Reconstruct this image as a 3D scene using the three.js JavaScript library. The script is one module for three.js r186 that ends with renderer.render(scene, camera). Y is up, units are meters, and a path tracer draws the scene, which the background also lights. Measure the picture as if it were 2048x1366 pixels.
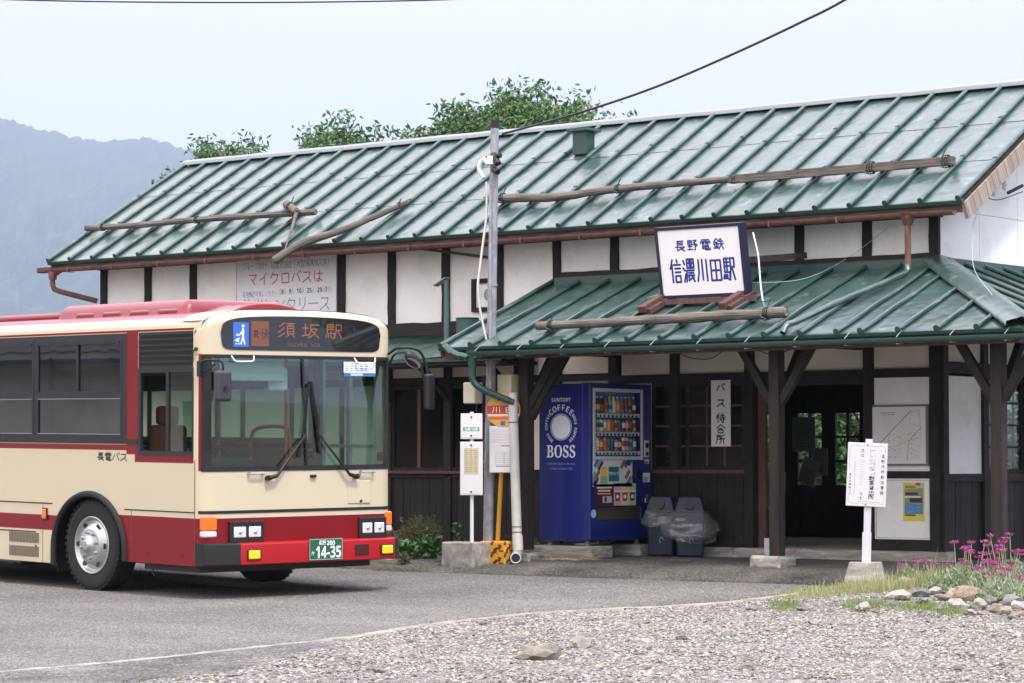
import * as THREE from 'three';
import { RoundedBoxGeometry } from 'three/addons/geometries/RoundedBoxGeometry.js';
import { mergeGeometries } from 'three/addons/utils/BufferGeometryUtils.js';

// ---------- camera, sky, sun, exposure ----------
const scene = new THREE.Scene();
const renderer = new THREE.WebGLRenderer({ antialias: true });
renderer.toneMapping = THREE.LinearToneMapping;
renderer.toneMappingExposure = 2.2;
renderer.shadowMap.enabled = true;
const camera = new THREE.PerspectiveCamera(2 * Math.atan(683 / 5500) * 180 / Math.PI, 1024 / 683, 0.5, 30000);
{
  const a = 51.4 * Math.PI / 180, p = Math.atan(247 / 5500);
  camera.position.set(19.136, 1.008, 26.714);
  camera.lookAt(19.136 - Math.cos(a) * Math.cos(p) * 30, 1.008 + Math.sin(p) * 30, 26.714 - Math.sin(a) * Math.cos(p) * 30);
}
let seedState = 7;
function rnd() { seedState = (seedState + 0x6d2b79f5) | 0; let t = Math.imul(seedState ^ (seedState >>> 15), 1 | seedState); t = (t + Math.imul(t ^ (t >>> 7), 61 | t)) ^ t; return ((t ^ (t >>> 14)) >>> 0) / 4294967296; }
const rr = (a, b) => a + (b - a) * rnd();
const pick = (a) => a[Math.floor(rnd() * a.length)];
// tiling value noise
function hash2(x, y, s) { let h = Math.imul(x, 374761393) + Math.imul(y, 668265263) + Math.imul(s, 974711); h = Math.imul(h ^ (h >>> 13), 1274126177); return ((h ^ (h >>> 16)) >>> 0) / 4294967296; }
function vnoise(x, y, per, s = 0) {
  const xi = Math.floor(x), yi = Math.floor(y), fx = x - xi, fy = y - yi, m = (v) => ((v % per) + per) % per;
  const u = fx * fx * (3 - 2 * fx), v = fy * fy * (3 - 2 * fy);
  const a = hash2(m(xi), m(yi), s), b = hash2(m(xi + 1), m(yi), s), c = hash2(m(xi), m(yi + 1), s), d = hash2(m(xi + 1), m(yi + 1), s);
  return a + (b - a) * u + (c - a) * v + (a - b - c + d) * u * v;
}
function fbm(u, v, base, oct, s = 0) { let t = 0, a = 0.5, n = 0; for (let i = 0, p = base; i < oct; i++, p *= 2, a *= 0.5) { t += a * vnoise(u * p, v * p, p, s + i); n += a; } return t / n; }
const clamp01 = (x) => Math.min(1, Math.max(0, x)), sstep = (a, b, x) => { const t = clamp01((x - a) / (b - a)); return t * t * (3 - 2 * t); };
{
  // bright thin overcast with a few pale blue gaps
  const W = 1024, H = 512, data = new Float32Array(W * H * 4);
  for (let j = 0; j < H; j++) for (let i = 0; i < W; i++) {
    const up = ((j + 0.5) / H - 0.5) * Math.PI, y = Math.sin(up), u = i / W, q = Math.max(0, y);
    const cloud = fbm(u, 0.5 + y * 0.25 + 0.05 * fbm(u, q, 8, 3, 40), 6, 6, 11), gap = sstep(0.46, 0.66, cloud);
    const l = 0.6 + 0.85 * sstep(0.1, 0.62, q), o = (j * W + i) * 4, g = y < 0 ? 0 : gap;
    const t = 0.97 + 0.06 * fbm(u, 0.5 + y * 0.5, 10, 5, 23);
    data[o] = l * (1 - 0.3 * g) * t * 1.075; data[o + 1] = l * (1 - 0.19 * g) * t * 0.96; data[o + 2] = l * t * 0.945;
    data[o + 3] = 1;
  }
  const t = new THREE.DataTexture(data, W, H, THREE.RGBAFormat, THREE.FloatType);
  t.mapping = THREE.EquirectangularReflectionMapping; t.magFilter = THREE.LinearFilter; t.wrapS = THREE.RepeatWrapping; t.needsUpdate = true;
  scene.background = t; scene.environment = t;
}
const sun = new THREE.DirectionalLight(0xfff8f0, 1.7);
sun.position.set(0 + 22, 42, 5 + 9); sun.target.position.set(0, 0, 5);
sun.castShadow = true; sun.shadow.radius = 14; sun.shadow.mapSize.set(2048, 2048);
Object.assign(sun.shadow.camera, { left: -30, right: 30, top: 30, bottom: -30, near: 1, far: 120 });
scene.add(sun, sun.target); sun.name = 'sun'; sun.target.name = 'sun_target';

// ---------- helpers ----------
const V = (x, y, z) => new THREE.Vector3(x, y, z);
const counts = {};
function numbered(n) { const k = counts[n] = (counts[n] ?? -1) + 1; return k ? n + '_' + String(k).padStart(3, '0') : n; }
function mk(name, geo, mat, parent) { const m = new THREE.Mesh(geo, mat); m.name = name; m.castShadow = m.receiveShadow = true; parent.add(m); return m; }
function thing(name, label, category, pos = [0, 0, 0], group) {
  const o = new THREE.Group(); o.name = numbered(name); o.position.set(...pos); o.userData = { label, category }; if (group) o.userData.group = group; scene.add(o); return o;
}
function tag(o, label, category, group) { o.name = numbered(o.name); Object.assign(o.userData, { label, category }); if (group) o.userData.group = group; return o; }
function struct(name, geo, mat) { const m = mk(numbered(name), geo, mat, scene); m.userData.kind = 'structure'; return m; }
// box with uv in metres
function box(w, h, d, x = 0, y = 0, z = 0) {
  const g = new THREE.BoxGeometry(w, h, d), uv = g.attributes.uv, dims = [[d, h], [d, h], [w, d], [w, d], [w, h], [w, h]];
  const ox = Math.abs(x * 0.73 + z * 0.61 + y * 0.17) % 7, oy = Math.abs(y * 0.37 + x * 0.29) % 7;
  for (let f = 0; f < 6; f++) for (let k = 0; k < 4; k++) { const i = f * 4 + k; uv.setXY(i, uv.getX(i) * dims[f][0] + ox, uv.getY(i) * dims[f][1] + oy); }
  return g.translate(x, y, z);
}
const bx = (x0, x1, y0, y1, z0, z1) => box(x1 - x0, y1 - y0, z1 - z0, (x0 + x1) / 2, (y0 + y1) / 2, (z0 + z1) / 2);
function rbox(w, h, d, r, x = 0, y = 0, z = 0, seg = 2) { return new RoundedBoxGeometry(w, h, d, seg, Math.min(r, w / 2.01, h / 2.01, d / 2.01)).translate(x, y, z); }
const rbx = (x0, x1, y0, y1, z0, z1, r = 0.01, seg = 2) => rbox(x1 - x0, y1 - y0, z1 - z0, r, (x0 + x1) / 2, (y0 + y1) / 2, (z0 + z1) / 2, seg);
function orient(g, p, q, roll = V(0, 1, 0)) { // geometry built along +x from the origin is laid from p towards q
  const ax = q.clone().sub(p).normalize(); let az = ax.clone().cross(roll); if (az.lengthSq() < 1e-6) az = ax.clone().cross(V(0, 0, 1)); az.normalize();
  const ay = az.clone().cross(ax); return g.applyMatrix4(new THREE.Matrix4().makeBasis(ax, ay, az).setPosition(p));
}
function bar(p, q, h, w, roll) { const l = p.distanceTo(q); return orient(box(l, h, w, l / 2, 0, 0), p, q, roll); }
function rod(p, q, r0, r1 = r0, seg = 10) { const l = p.distanceTo(q), g = new THREE.CylinderGeometry(r1, r0, l, seg, 1); const uv = g.attributes.uv; for (let i = 0; i < uv.count; i++) uv.setXY(i, uv.getX(i) * 6.28 * r0, uv.getY(i) * l); g.rotateZ(-Math.PI / 2).translate(l / 2, 0, 0); return orient(g, p, q); }
function tube(pts, r, seg = 8, per = 4, tension = 0.5) { const c = new THREE.CatmullRomCurve3(pts.map((p) => Array.isArray(p) ? V(...p) : p), false, 'catmullrom', tension); const n = Math.max(2, (pts.length - 1) * per); return new THREE.TubeGeometry(c, n, r, seg, false); }
const merge = (list) => mergeGeometries(list.map((g) => { let q = g.index ? g.toNonIndexed() : g; for (const k of Object.keys(q.attributes)) if (!['position', 'normal', 'uv', 'color'].includes(k)) q.deleteAttribute(k); if (!q.attributes.uv) q.setAttribute('uv', new THREE.BufferAttribute(new Float32Array(q.attributes.position.count * 2), 2)); return q; }));
function grid(nu, nv, fn, uvf) { // fn(u,v)->[x,y,z]
  const pos = [], uv = [], idx = [];
  for (let j = 0; j <= nv; j++) for (let i = 0; i <= nu; i++) { const p = fn(i / nu, j / nv); pos.push(...p); uv.push(...(uvf ? uvf(p, i / nu, j / nv) : [i / nu, j / nv])); }
  for (let j = 0; j < nv; j++) for (let i = 0; i < nu; i++) { const a = j * (nu + 1) + i, b = a + 1, c = a + nu + 1, d = c + 1; idx.push(a, b, d, a, d, c); }
  const g = new THREE.BufferGeometry(); g.setAttribute('position', new THREE.Float32BufferAttribute(pos, 3)); g.setAttribute('uv', new THREE.Float32BufferAttribute(uv, 2)); g.setIndex(idx); g.computeVertexNormals(); return g;
}
function jitter(g, a, s = 1) { // uneven surface, same shift for coincident vertices
  const p = g.attributes.position; for (let i = 0; i < p.count; i++) { const x = p.getX(i), y = p.getY(i), z = p.getZ(i), k = (n) => hash2(Math.round(x * 977), Math.round(y * 977) + Math.round(z * 1511), n + s) - 0.5; p.setXYZ(i, x + a * k(1), y + a * k(2), z + a * k(3)); } g.computeVertexNormals(); return g;
}
// ---------- textures ----------
function tex(n, fn, rep = 1, srgb = true, m = n) { // fn(u,v) -> [r,g,b] or v, 0..1; rep = metres covered
  const d = new Uint8Array(n * m * 4);
  for (let j = 0; j < m; j++) for (let i = 0; i < n; i++) { const c = fn(i / n, j / m), o = (j * n + i) * 4; for (let k = 0; k < 3; k++) d[o + k] = Math.round(255 * clamp01(Array.isArray(c) ? c[k] : c)); d[o + 3] = 255; }
  const t = new THREE.DataTexture(d, n, m); t.wrapS = t.wrapT = THREE.RepeatWrapping; t.magFilter = THREE.LinearFilter; if (srgb) t.colorSpace = THREE.SRGBColorSpace;
  const r = Array.isArray(rep) ? rep : [rep, rep]; t.repeat.set(1 / r[0], 1 / r[1]); t.needsUpdate = true; return t;
}
function canvasTex(w, h, draw) { const c = document.createElement('canvas'); c.width = w; c.height = h; const g = c.getContext('2d'); draw(g, w, h); const t = new THREE.CanvasTexture(c); t.colorSpace = THREE.SRGBColorSpace; t.magFilter = THREE.LinearFilter; return t; }
const std = (o) => new THREE.MeshStandardMaterial(o), phy = (o) => new THREE.MeshPhysicalMaterial(o);
const col = (r, g, b) => new THREE.Color().setRGB(r / 255, g / 255, b / 255, THREE.SRGBColorSpace);
const mixc = (a, b, t) => a.map((v, i) => v + (b[i] - v) * t);

const T = {}, M = {};
T.asphalt = tex(1024, (u, v) => { const s = hash2(Math.floor(u * 340), Math.floor(v * 340), 3), f = fbm(u, v, 220, 2, 5), c = fbm(u, v, 4, 4, 9); const k = 0.378 + (f - 0.5) * 0.4 + (s > 0.86 ? 0.13 : s < 0.16 ? -0.12 : 0) + (c - 0.5) * 0.1; return [k * 1.01, k, k * 0.975]; }, 3);
T.asphaltB = tex(1024, (u, v) => fbm(u, v, 240, 2, 5), 3, false);
M.asphalt = std({ vertexColors: true, map: T.asphalt, bumpMap: T.asphaltB, bumpScale: 0.006, roughness: 0.92 });
T.apron = tex(1024, (u, v) => { const s = hash2(Math.floor(u * 300), Math.floor(v * 300), 13), f = fbm(u, v, 200, 2, 15), c = fbm(u, v, 5, 5, 19); const k = 0.235 + (f - 0.5) * 0.32 + (s > 0.9 ? 0.14 : 0) + (c - 0.5) * 0.26; return [k * 1.03, k, k * 0.96]; }, 3);
M.apron = std({ vertexColors: true, map: T.apron, bumpMap: T.asphaltB, bumpScale: 0.006, roughness: 0.95 });
T.concrete = tex(512, (u, v) => { const k = 0.6 + (fbm(u, v, 6, 6, 31) - 0.5) * 0.4 + (fbm(u, v, 120, 2, 33) - 0.5) * 0.16; return [k, k * 0.985, k * 0.94]; }, 1.2);
T.concreteB = tex(512, (u, v) => fbm(u, v, 60, 3, 33), 1.2, false);
M.concrete = std({ map: T.concrete, bumpMap: T.concreteB, bumpScale: 0.004, roughness: 0.95 });
T.border = tex(512, (u, v) => { const s = hash2(Math.floor(u * 200), Math.floor(v * 200), 43), k = 0.54 + (fbm(u, v, 8, 5, 41) - 0.5) * 0.26 + (s > 0.85 ? 0.1 : s < 0.12 ? -0.12 : 0); return [k * 1.02, k * 0.98, k * 0.93]; }, 1.2);
M.border = std({ map: T.border, bumpMap: T.concreteB, bumpScale: 0.006, roughness: 0.95 });
T.soil = tex(512, (u, v) => { const k = fbm(u, v, 40, 4, 51), s = hash2(Math.floor(u * 180), Math.floor(v * 180), 53); const b = 0.40 + (k - 0.5) * 0.35 + (s > 0.9 ? 0.16 : s < 0.1 ? -0.1 : 0); return [b * 1.06, b, b * 0.93]; }, 1.1);
M.soil = std({ map: T.soil, bumpMap: T.concreteB, bumpScale: 0.01, roughness: 1 });
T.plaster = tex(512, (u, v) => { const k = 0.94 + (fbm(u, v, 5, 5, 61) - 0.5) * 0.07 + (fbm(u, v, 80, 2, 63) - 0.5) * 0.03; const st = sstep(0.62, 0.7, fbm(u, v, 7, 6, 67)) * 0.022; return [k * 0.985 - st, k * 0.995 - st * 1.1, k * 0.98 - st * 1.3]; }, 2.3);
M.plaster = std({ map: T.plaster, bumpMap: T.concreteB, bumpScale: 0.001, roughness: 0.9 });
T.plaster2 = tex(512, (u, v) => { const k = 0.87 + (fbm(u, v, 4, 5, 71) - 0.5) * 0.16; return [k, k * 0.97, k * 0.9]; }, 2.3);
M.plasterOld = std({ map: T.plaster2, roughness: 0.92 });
// dark stained timber, grain along v
T.wood = tex(512, (u, v) => { const g = fbm(u, v * 0.06, 60, 3, 81), c = fbm(u, v, 4, 4, 83), w = sstep(0.66, 0.8, fbm(u, v * 0.12, 40, 4, 85)); const k = 0.105 + (g - 0.5) * 0.1 + (c - 0.5) * 0.07; return mixc([k * 1.16, k * 0.97, k * 0.9], [0.42, 0.38, 0.34], w * 0.3); }, 1);
T.woodB = tex(512, (u, v) => fbm(u, v * 0.06, 60, 3, 81), 1, false);
M.wood = std({ map: T.wood, bumpMap: T.woodB, bumpScale: 0.004, roughness: 0.8 });
M.woodH = std({ map: (() => { const t = T.wood.clone(); t.rotation = Math.PI / 2; t.needsUpdate = true; return t; })(), roughness: 0.8 });
M.woodBrown = std({ color: col(225, 190, 180), map: tex(256, (u, v) => { const g = fbm(u, v * 0.06, 50, 3, 91), k = 0.35 + (g - 0.5) * 0.16; return [k * 1.12, k * 0.92, k * 0.9]; }, 1), bumpMap: T.woodB, bumpScale: 0.003, roughness: 0.75 });
T.grey = tex(512, (u, v) => { const g = fbm(u * 0.08, v, 50, 4, 101), c = fbm(u, v, 5, 4, 103), k = 0.4 + (g - 0.5) * 0.42 + (c - 0.5) * 0.2; return mixc([k, k * 0.955, k * 0.9], [k * 0.92, k * 0.76, k * 0.64], sstep(0.55, 0.75, c) * 0.5); }, [1, 0.4]);
T.greyB = tex(512, (u, v) => fbm(u * 0.08, v, 50, 4, 101), [1, 0.4], false);
M.log = std({ map: T.grey, bumpMap: T.greyB, bumpScale: 0.01, roughness: 0.9 });
M.plank = []; for (let i = 0; i < 4; i++) { const t = T.wood.clone(); t.offset.set(i * 0.27, i * 0.31); t.needsUpdate = true; M.plank.push(std({ map: t, color: new THREE.Color().setScalar([0.8, 1, 0.9, 0.68][i]), bumpMap: T.woodB, bumpScale: 0.004, roughness: 0.75 })); }
M.dark = std({ color: col(28, 25, 23), roughness: 0.85 });
// green roof paint: glossy, uneven, weathered with pale scuffs
T.roof = tex(1024, (u, v) => { const c = fbm(u, v, 5, 5, 111), f = fbm(u, v, 50, 3, 113), s = sstep(0.7, 0.82, fbm(u * 1, v * 1, 24, 4, 117)); const k = 1 + (c - 0.5) * 0.28 + (f - 0.5) * 0.14; return mixc([0.175 * k, 0.285 * k, 0.265 * k], [0.55, 0.62, 0.6], s * 0.4); }, 3.4);
T.roofB = tex(1024, (u, v) => 0.7 * fbm(u, v, 7, 3, 121) + 0.3 * fbm(u, v, 28, 2, 123), 3.4, false);
T.roofR = tex(512, (u, v) => 0.28 + 0.3 * fbm(u, v, 8, 5, 125), 3.4, false);
M.roof = phy({ map: T.roof, bumpMap: T.roofB, bumpScale: 0.05, roughness: 0.85, roughnessMap: T.roofR, ior: 1.6, clearcoat: 0.6, clearcoatRoughness: 0.2 });
M.roofB = []; for (let i = 0; i < 3; i++) { const t = T.roof.clone(), b = T.roofB.clone(); t.offset.set(i * 0.37, i * 0.61); b.offset.copy(t.offset); t.needsUpdate = b.needsUpdate = true; M.roofB.push(phy({ map: t, color: new THREE.Color().setScalar([1, 0.93, 1.06][i]), bumpMap: b, bumpScale: 0.05, roughness: 0.85, roughnessMap: T.roofR, ior: 1.6, clearcoat: 0.6, clearcoatRoughness: 0.2 })); }
M.batten = M.roofB[0];
M.greenDark = std({ color: col(45, 76, 70), roughness: 0.4 });
M.ridge = std({ color: col(125, 132, 136), roughness: 0.35, metalness: 0.2 });
M.gutter = std({ color: col(120, 84, 76), roughness: 0.6, map: tex(256, (u, v) => { const k = 0.85 + (fbm(u, v, 12, 4, 131) - 0.5) * 0.5; return [k, k * 0.97, k * 0.94]; }, 1) });
M.barge = std({ color: col(255, 246, 240), map: tex(256, (u, v) => { const g = fbm(u * 0.15, v, 40, 4, 137), k = 0.6 + (g - 0.5) * 0.5; return [k, k * 0.95, k * 0.9]; }, [1, 0.5]), roughness: 0.9 });
M.fascia = std({ color: col(200, 180, 170), map: T.grey, roughness: 0.85 });
M.steel = std({ color: col(168, 172, 178), roughness: 0.45, metalness: 0.15, map: tex(256, (u, v) => { const k = 0.88 + (fbm(u, v, 10, 4, 141) - 0.5) * 0.35; return [k, k, k]; }, 0.8) });
M.chrome = std({ color: col(205, 206, 208), roughness: 0.25, metalness: 0.9 });
M.black = std({ color: col(22, 22, 24), roughness: 0.5 });
M.rubber = std({ color: col(26, 26, 27), roughness: 0.8 });
M.pvc = std({ color: col(214, 213, 211), roughness: 0.5, map: tex(256, (u, v) => { const k = 0.93 + (fbm(u, v, 6, 5, 151) - 0.5) * 0.2; return [k, k, k * 0.98]; }, 1) });
M.white = std({ color: col(222, 222, 224), roughness: 0.35 });
M.glass = phy({ color: col(225, 232, 230), transmission: 1, roughness: 0.04, ior: 1.5, thickness: 0 });
M.glassDirty = phy({ color: col(190, 195, 190), transmission: 1, roughness: 0.12, ior: 1.5, thickness: 0 });
// ---------- stroke lettering (points on a 20 x 20 grid, y down) ----------
const GL = {
  長: '515b 51g1 54f4 57f7 1bib 5b5h9f 9bdfii gdbf', 野: '1181881811 1484 414g 1b8b 0g9g b1h1d5 b4f7 a8i8gb e8ehch', 電: '31g1 1714i4i7 a1a8 4676 c6f6 4878 c8f8 4bfbfg4g4b 4dfd 9b9iiiif',
  鉄: '6016 60b5 3686 19a9 666g 2b4e 9b8e 1gbg d1b5 b5i5 a9j9 f1f9ai f9ii', 信: '5017 444i c0d2 74i4 97h7 9aha 9dhdhi9i9d', 濃: '1134 0739 1i4c 70i0i77770 73i3 b0b7 e0e7 69i9 695i 9bhb 8did 9d9hcg ddii hfef',
  川: '414b1i a1ah h1hi', 田: '22i2ii2i22 a2ai 2aia', 駅: '212c 2191 616c 2494 2797 2cacah8i 1e0h 3e3h 6e6h c1i1i8c8 c1c9ai e8ii', マ: '23h3ac 69dh', イ: 'f1a72b b6bi', ク: '7129 64h4ed5i', グ: '7129 64h4ed5i f0g2 i0j2',
  ロ: '33h3hh3h33', バ: '641g c4ig f1g3 i0j2', ス: '33g3ea1i bbii', は: '322b4h 86i6 d1dfbi8h8ebdih', レ: '414hi9', ン: '2376 2hafi4', タ: '7129 64h4ed4i 69de', リ: '525b f1fa8i', ー: '19i9', ル: '626a1h c1chja', プ: '23h3ga5i g0i0i2g2g0', カ: '25h5fhci 818a2i',
  須: '8025 861c 8d1i a1j1 e1d4 b4i4iebeb4 b7i7 bbib deai geji', 坂: '1676 414f 0g8e a2j2 a2aa7i a7h7ed9i b9ji', 快: '414i 160a 7689 a4h4h9 89j9 d1d98i d9ji', 待: '6015 6419 484i a3i3 e0e7 87j7 8bjb g8gidi adcf', 合: 'a018 a0j8 69d9 4cfcfi4i4c',
  所: '1191 24949929 242a0i i0b3 b3bb8i b8j8 g8gi', 州: '313b1i a1ah h1hi 0609 6679 d6e9', か: '26c6chai 712i f4ia', 市: 'a0a3 13j3 373g 37h7hgeg a4ai', 移: '7113 0696 515i 570d 579b f0a5 d2i2a8 e8j8bi', 動: '0292 515g 24848a2a24 2787 1d9d 0gag a5i5ghei d1d99i',
  図: '22i2ii2i22 5588 b4bb e57f 86ce', 書: '32g2g6 04j4 36g6 a0ab 38h8 1bib 5dfdfi5i5d 5gfg', 館: '5006 50a6 2686 262i6g 868d2d 2a8a 7d9h e0e2 b5b2i2i5 c5h5h9c9c5 c5ci cdhdhici', 次: '1346 1h6a b086 a4i4g8 d4da7i daji', で: '24i3b8bdfi fbgd ibjd', す: '14j4 b0bc8i b88a8dbd',
  い: '323b6gad e4ib', づ: '16d5i9gebi f0g2 i0j2', な: '15a5 612d e3i6 c8cfai7h8ebeig', 駐: '212c 2191 616c 2494 2797 2cacah8i 1e0h 3e3h 6e6h d0e2 b4j4 b9j9 aiji f4fi', 車: '44f4fc4c44 48f8 a0ai 1fif 22h2', 貸: '5027 444 84i3 c0d6h8 59f9fg5g59 5bfb 5dfd 7g4i dggi'.replace(' 444', ''), 出: 'a0ai 4248g8g2 2b2ihihb',
  旅: '4144 1494 441i 48888i6i d0b4 c3j3 i5c7 c7ci e7ji', 行: '6015 6419 484i a2i2 97j7 f7fidi', 結: '4025 2568 6839 484i 1c0g 7c8g a3j3 e0e7 b7i7 bbibiibibb', 婚: '402b8i 753g1i 0696 b2i1 b2b8d7 e1e5i8 b5j5 bbhbhibibb bfhf', 式: '14j4 d0fcii 3898 686g 2h9f', 送: '1335 173g 3g9iji b0c2 h0g2 95i5 89j9 e5ea8f eajf', 迎: '1335 173g 3g9iji b183 838d b b'.replace(' b b', '') + ' d3i3ib d3dh',
  大: '15i5 a0a71i a7ii', 型: '1191 0595 31351a 717a c2c7 h0h9fa 3dhd acai 1iji', 保: '5017 444i 91h1h69691 8aja e6ei ea7h eajh', 険: '212i 2171 7148 4c3e e096 e0j6 b6g6 a8i8 a8ac ic i8 ebe8 ac ic eb8i ecji'.replace(' ic i8', ' i8ic').replace(' ac ic', ' acic'), 加: '15a5ag8i 515b0i d4i4ihdhd4', 入: '71a2a81i a8ii', 済: '1134 0739 1i4c d0d2 73j3 h38a a3ja aaad8i gagi aege',
  陸: '212i 2171 7148 488a 8a4d e0e5 93i3 86j6 c6a9 f6f9i9 9cic e9ei 8iji', 輸: '0292 24848a2a24 2787 0e9e 515i e096 e0j6 c5g5 a8a i'.replace(' a8a i', '') + ' a8ai a8e8ei aceb g8ge j8jihi', 許: '4042 0484 1777 1a7a 1d7d7i1i1d d0a6 b3i3 99j9 f3fi', 可: '12i2 f2fidh 47a7ad4d47', 人: 'a0a61i a6ii', 乗: 'e122 14i4 18i8 1cic a1ai 646c d4dc ac1i acii', り: '526b e1ea8i',
  無: '5016 34i4 19i9 0djd 545d 949d d4dd h4hd 2f1i 6f7i bfci gfii', 料: '414i 0898 1235 7255 480e 488d c2e4 b7d9 adjb g0gi', キ: '26g4 1ci9 82ci', ャ: '58h6ea 74bi', ペ: '2b79ih f4h4h6f6f4', サ: '15i5 616b d1dacg7i',
  '・': '9abb', '（': 'e09699eJ'.replace('J', 'j'), '）': '50a6a95j', '「': '2e24i4', '」': 'i4ieh e'.replace('ieh e', 'if3f'),
};
const gv = (c) => parseInt(c, 20);
function glyph(g, ch, x, y, w, h, lw) {
  const s = GL[ch]; if (!s) { g.save(); g.textAlign = 'center'; g.textBaseline = 'middle'; g.font = 'bold ' + Math.round(h * 0.98) + 'px sans-serif'; const m = g.measureText(ch).width; g.translate(x + w / 2, y + h / 2); if (m > w) g.scale(w / m, 1); g.fillText(ch, 0, h * 0.03); g.restore(); return; }
  g.lineWidth = lw; g.lineCap = 'round'; g.lineJoin = 'round';
  for (const st of s.split(' ')) { g.beginPath(); for (let i = 0; i + 1 < st.length; i += 2) { const px = x + gv(st[i]) / 19 * w, py = y + gv(st[i + 1]) / 19 * h; i ? g.lineTo(px, py) : g.moveTo(px, py); } g.stroke(); }
}
function write(g, text, x, y, w, h, color, lw, gap = 0.18, vertical = false) { // fills the rectangle with the text
  g.strokeStyle = g.fillStyle = color; const n = [...text].length, step = (vertical ? h : w) / (n - gap * 1), cell = step * (1 - gap);
  [...text].forEach((c, i) => vertical ? glyph(g, c, x, y + i * step, w, cell, lw) : glyph(g, c, x + i * step, y, cell, h, lw));
}
function signFace(name, w, h, draw, parent, res = 500, rough = 0.45) { // a flat printed face in the xy plane facing +z
  const t = canvasTex(Math.max(16, Math.round(w * res)), Math.max(16, Math.round(h * res)), draw); const m = mk(name, new THREE.PlaneGeometry(w, h), std({ map: t, roughness: rough }), parent); return m;
}
// ---------- ground ----------
function mottle(g, amt, size) { const p = g.attributes.position, c = []; for (let i = 0; i < p.count; i++) { const n = fbm(p.getX(i) / (size * 4) + 5, p.getZ(i) / (size * 4) + 5, 16, 5, 77), k = 1 + (n - 0.5) * 2 * amt; c.push(k, k, k * (1 - 0.03 * n)); } g.setAttribute('color', new THREE.Float32BufferAttribute(c, 3)); return g; }
function gy(X, Z) { // forecourt level: it falls gently away from the station
  const x = Math.min(22, Math.max(-14, X)), z = Math.min(32, Math.max(2, Z)), pl = -0.304 - 0.0115 * (x + 2.2) - 0.0144 * (z - 5.51), t = sstep(2.4, 5.2, z);
  return -0.205 * (1 - t) + pl * t;
}
{
  const ax = [-6500, -900, -300, -100, -40], az = [-6500, -900, -300, -100, -40, -20];
  for (let x = -20; x <= 26; x += 0.5) ax.push(x); ax.push(40, 100, 300, 900, 6500);
  for (let z = -10; z <= 34; z += 0.5) az.push(z); az.push(60, 200, 600);
  const g = grid(ax.length - 1, az.length - 1, (u, v) => { const x = ax[Math.round(u * (ax.length - 1))], z = az[Math.round((1 - v) * (az.length - 1))]; return [x, z < 2 ? -0.235 : gy(x, z) - (z < 2.55 ? 0.02 : 0), z]; }, (p) => [p[0], p[2]]);
  mottle(g, 0.16, 9); struct('road', g, M.asphalt);
}
const apronY = (z) => z < 1.5 ? -0.06 : -0.06 - 0.12 * sstep(1.3, 2.75, z);
struct('pavement', mottle(grid(90, 30, (u, v) => { const x = -2.15 + u * 13, e = 2.66 + 0.05 * fbm(u, 0.3, 40, 3, 3) + 0.03 * Math.sin(x * 1.3), z = e - v * (e + 6.5) * 1, lip = v === 0; const y = apronY(z) + 0.014 * (fbm(u, v, 24, 3, 7) - 0.5); return [x, lip ? -0.225 : y, lip ? e + 0.015 : z]; }, (p) => [p[0], p[2]]), 0.25, 3), M.apron);
struct('flower_bed_soil', grid(40, 10, (u, v) => { const x = -12 + u * 9.95, z = 2.08 - v * 2.1; return [x, -0.12 + 0.05 * (fbm(u * 4, v, 9, 3, 5) - 0.5) - (u > 0.94 ? (u - 0.94) * 1.2 : 0), z]; }, (p) => [p[0], p[2]]), M.soil);
// edging round the gravel
const edge = [[3.86, 17], [3.85, 13.5], [3.93, 12.4], [3.84, 11], [3.74, 9.7], [3.4, 8.4], [3.25, 7.05], [3.3, 6.25], [3.5, 5.5], [3.8, 4.9], [4.1, 4.3], [4.3, 3.7], [4.38, 3.1], [4.4, 2.8]];
const edgeCurve = new THREE.CatmullRomCurve3(edge.map(([x, z]) => V(x, 0, z)));
const edgePts = edgeCurve.getSpacedPoints(120);
const edgeX = (z) => { for (let i = 0; i < edgePts.length - 1; i++) { const a = edgePts[i], b = edgePts[i + 1]; if (z <= a.z && z >= b.z) return a.x + (b.x - a.x) * (a.z - z) / (a.z - b.z + 1e-9); } return z > 10 ? 3.86 : 4.4; };
{
  const prof = [[0.0, -0.05], [0.015, 0.012], [0.03, 0.022], [0.13, 0.022], [0.15, 0.012], [0.165, -0.05]];
  const g = grid(edgePts.length - 1, prof.length - 1, (u, v) => { const i = Math.round(u * (edgePts.length - 1)), p = edgePts[i], q = edgePts[Math.min(i + 1, edgePts.length - 1)], o = edgePts[Math.max(0, i - 1)]; const t = V(q.x - o.x, 0, q.z - o.z).normalize(), n = V(-t.z, 0, t.x), [s, h] = prof[Math.round(v * (prof.length - 1))]; const w = s + 0.012 * (hash2(i, 3, 5) - 0.5); return [p.x + n.x * w, gy(p.x, p.z) + h + 0.008 * (hash2(i, 7, 5) - 0.5), p.z + n.z * w]; }, (p) => [p[0], p[2]]);
  struct('concrete_edging', g, M.border);
}
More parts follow.
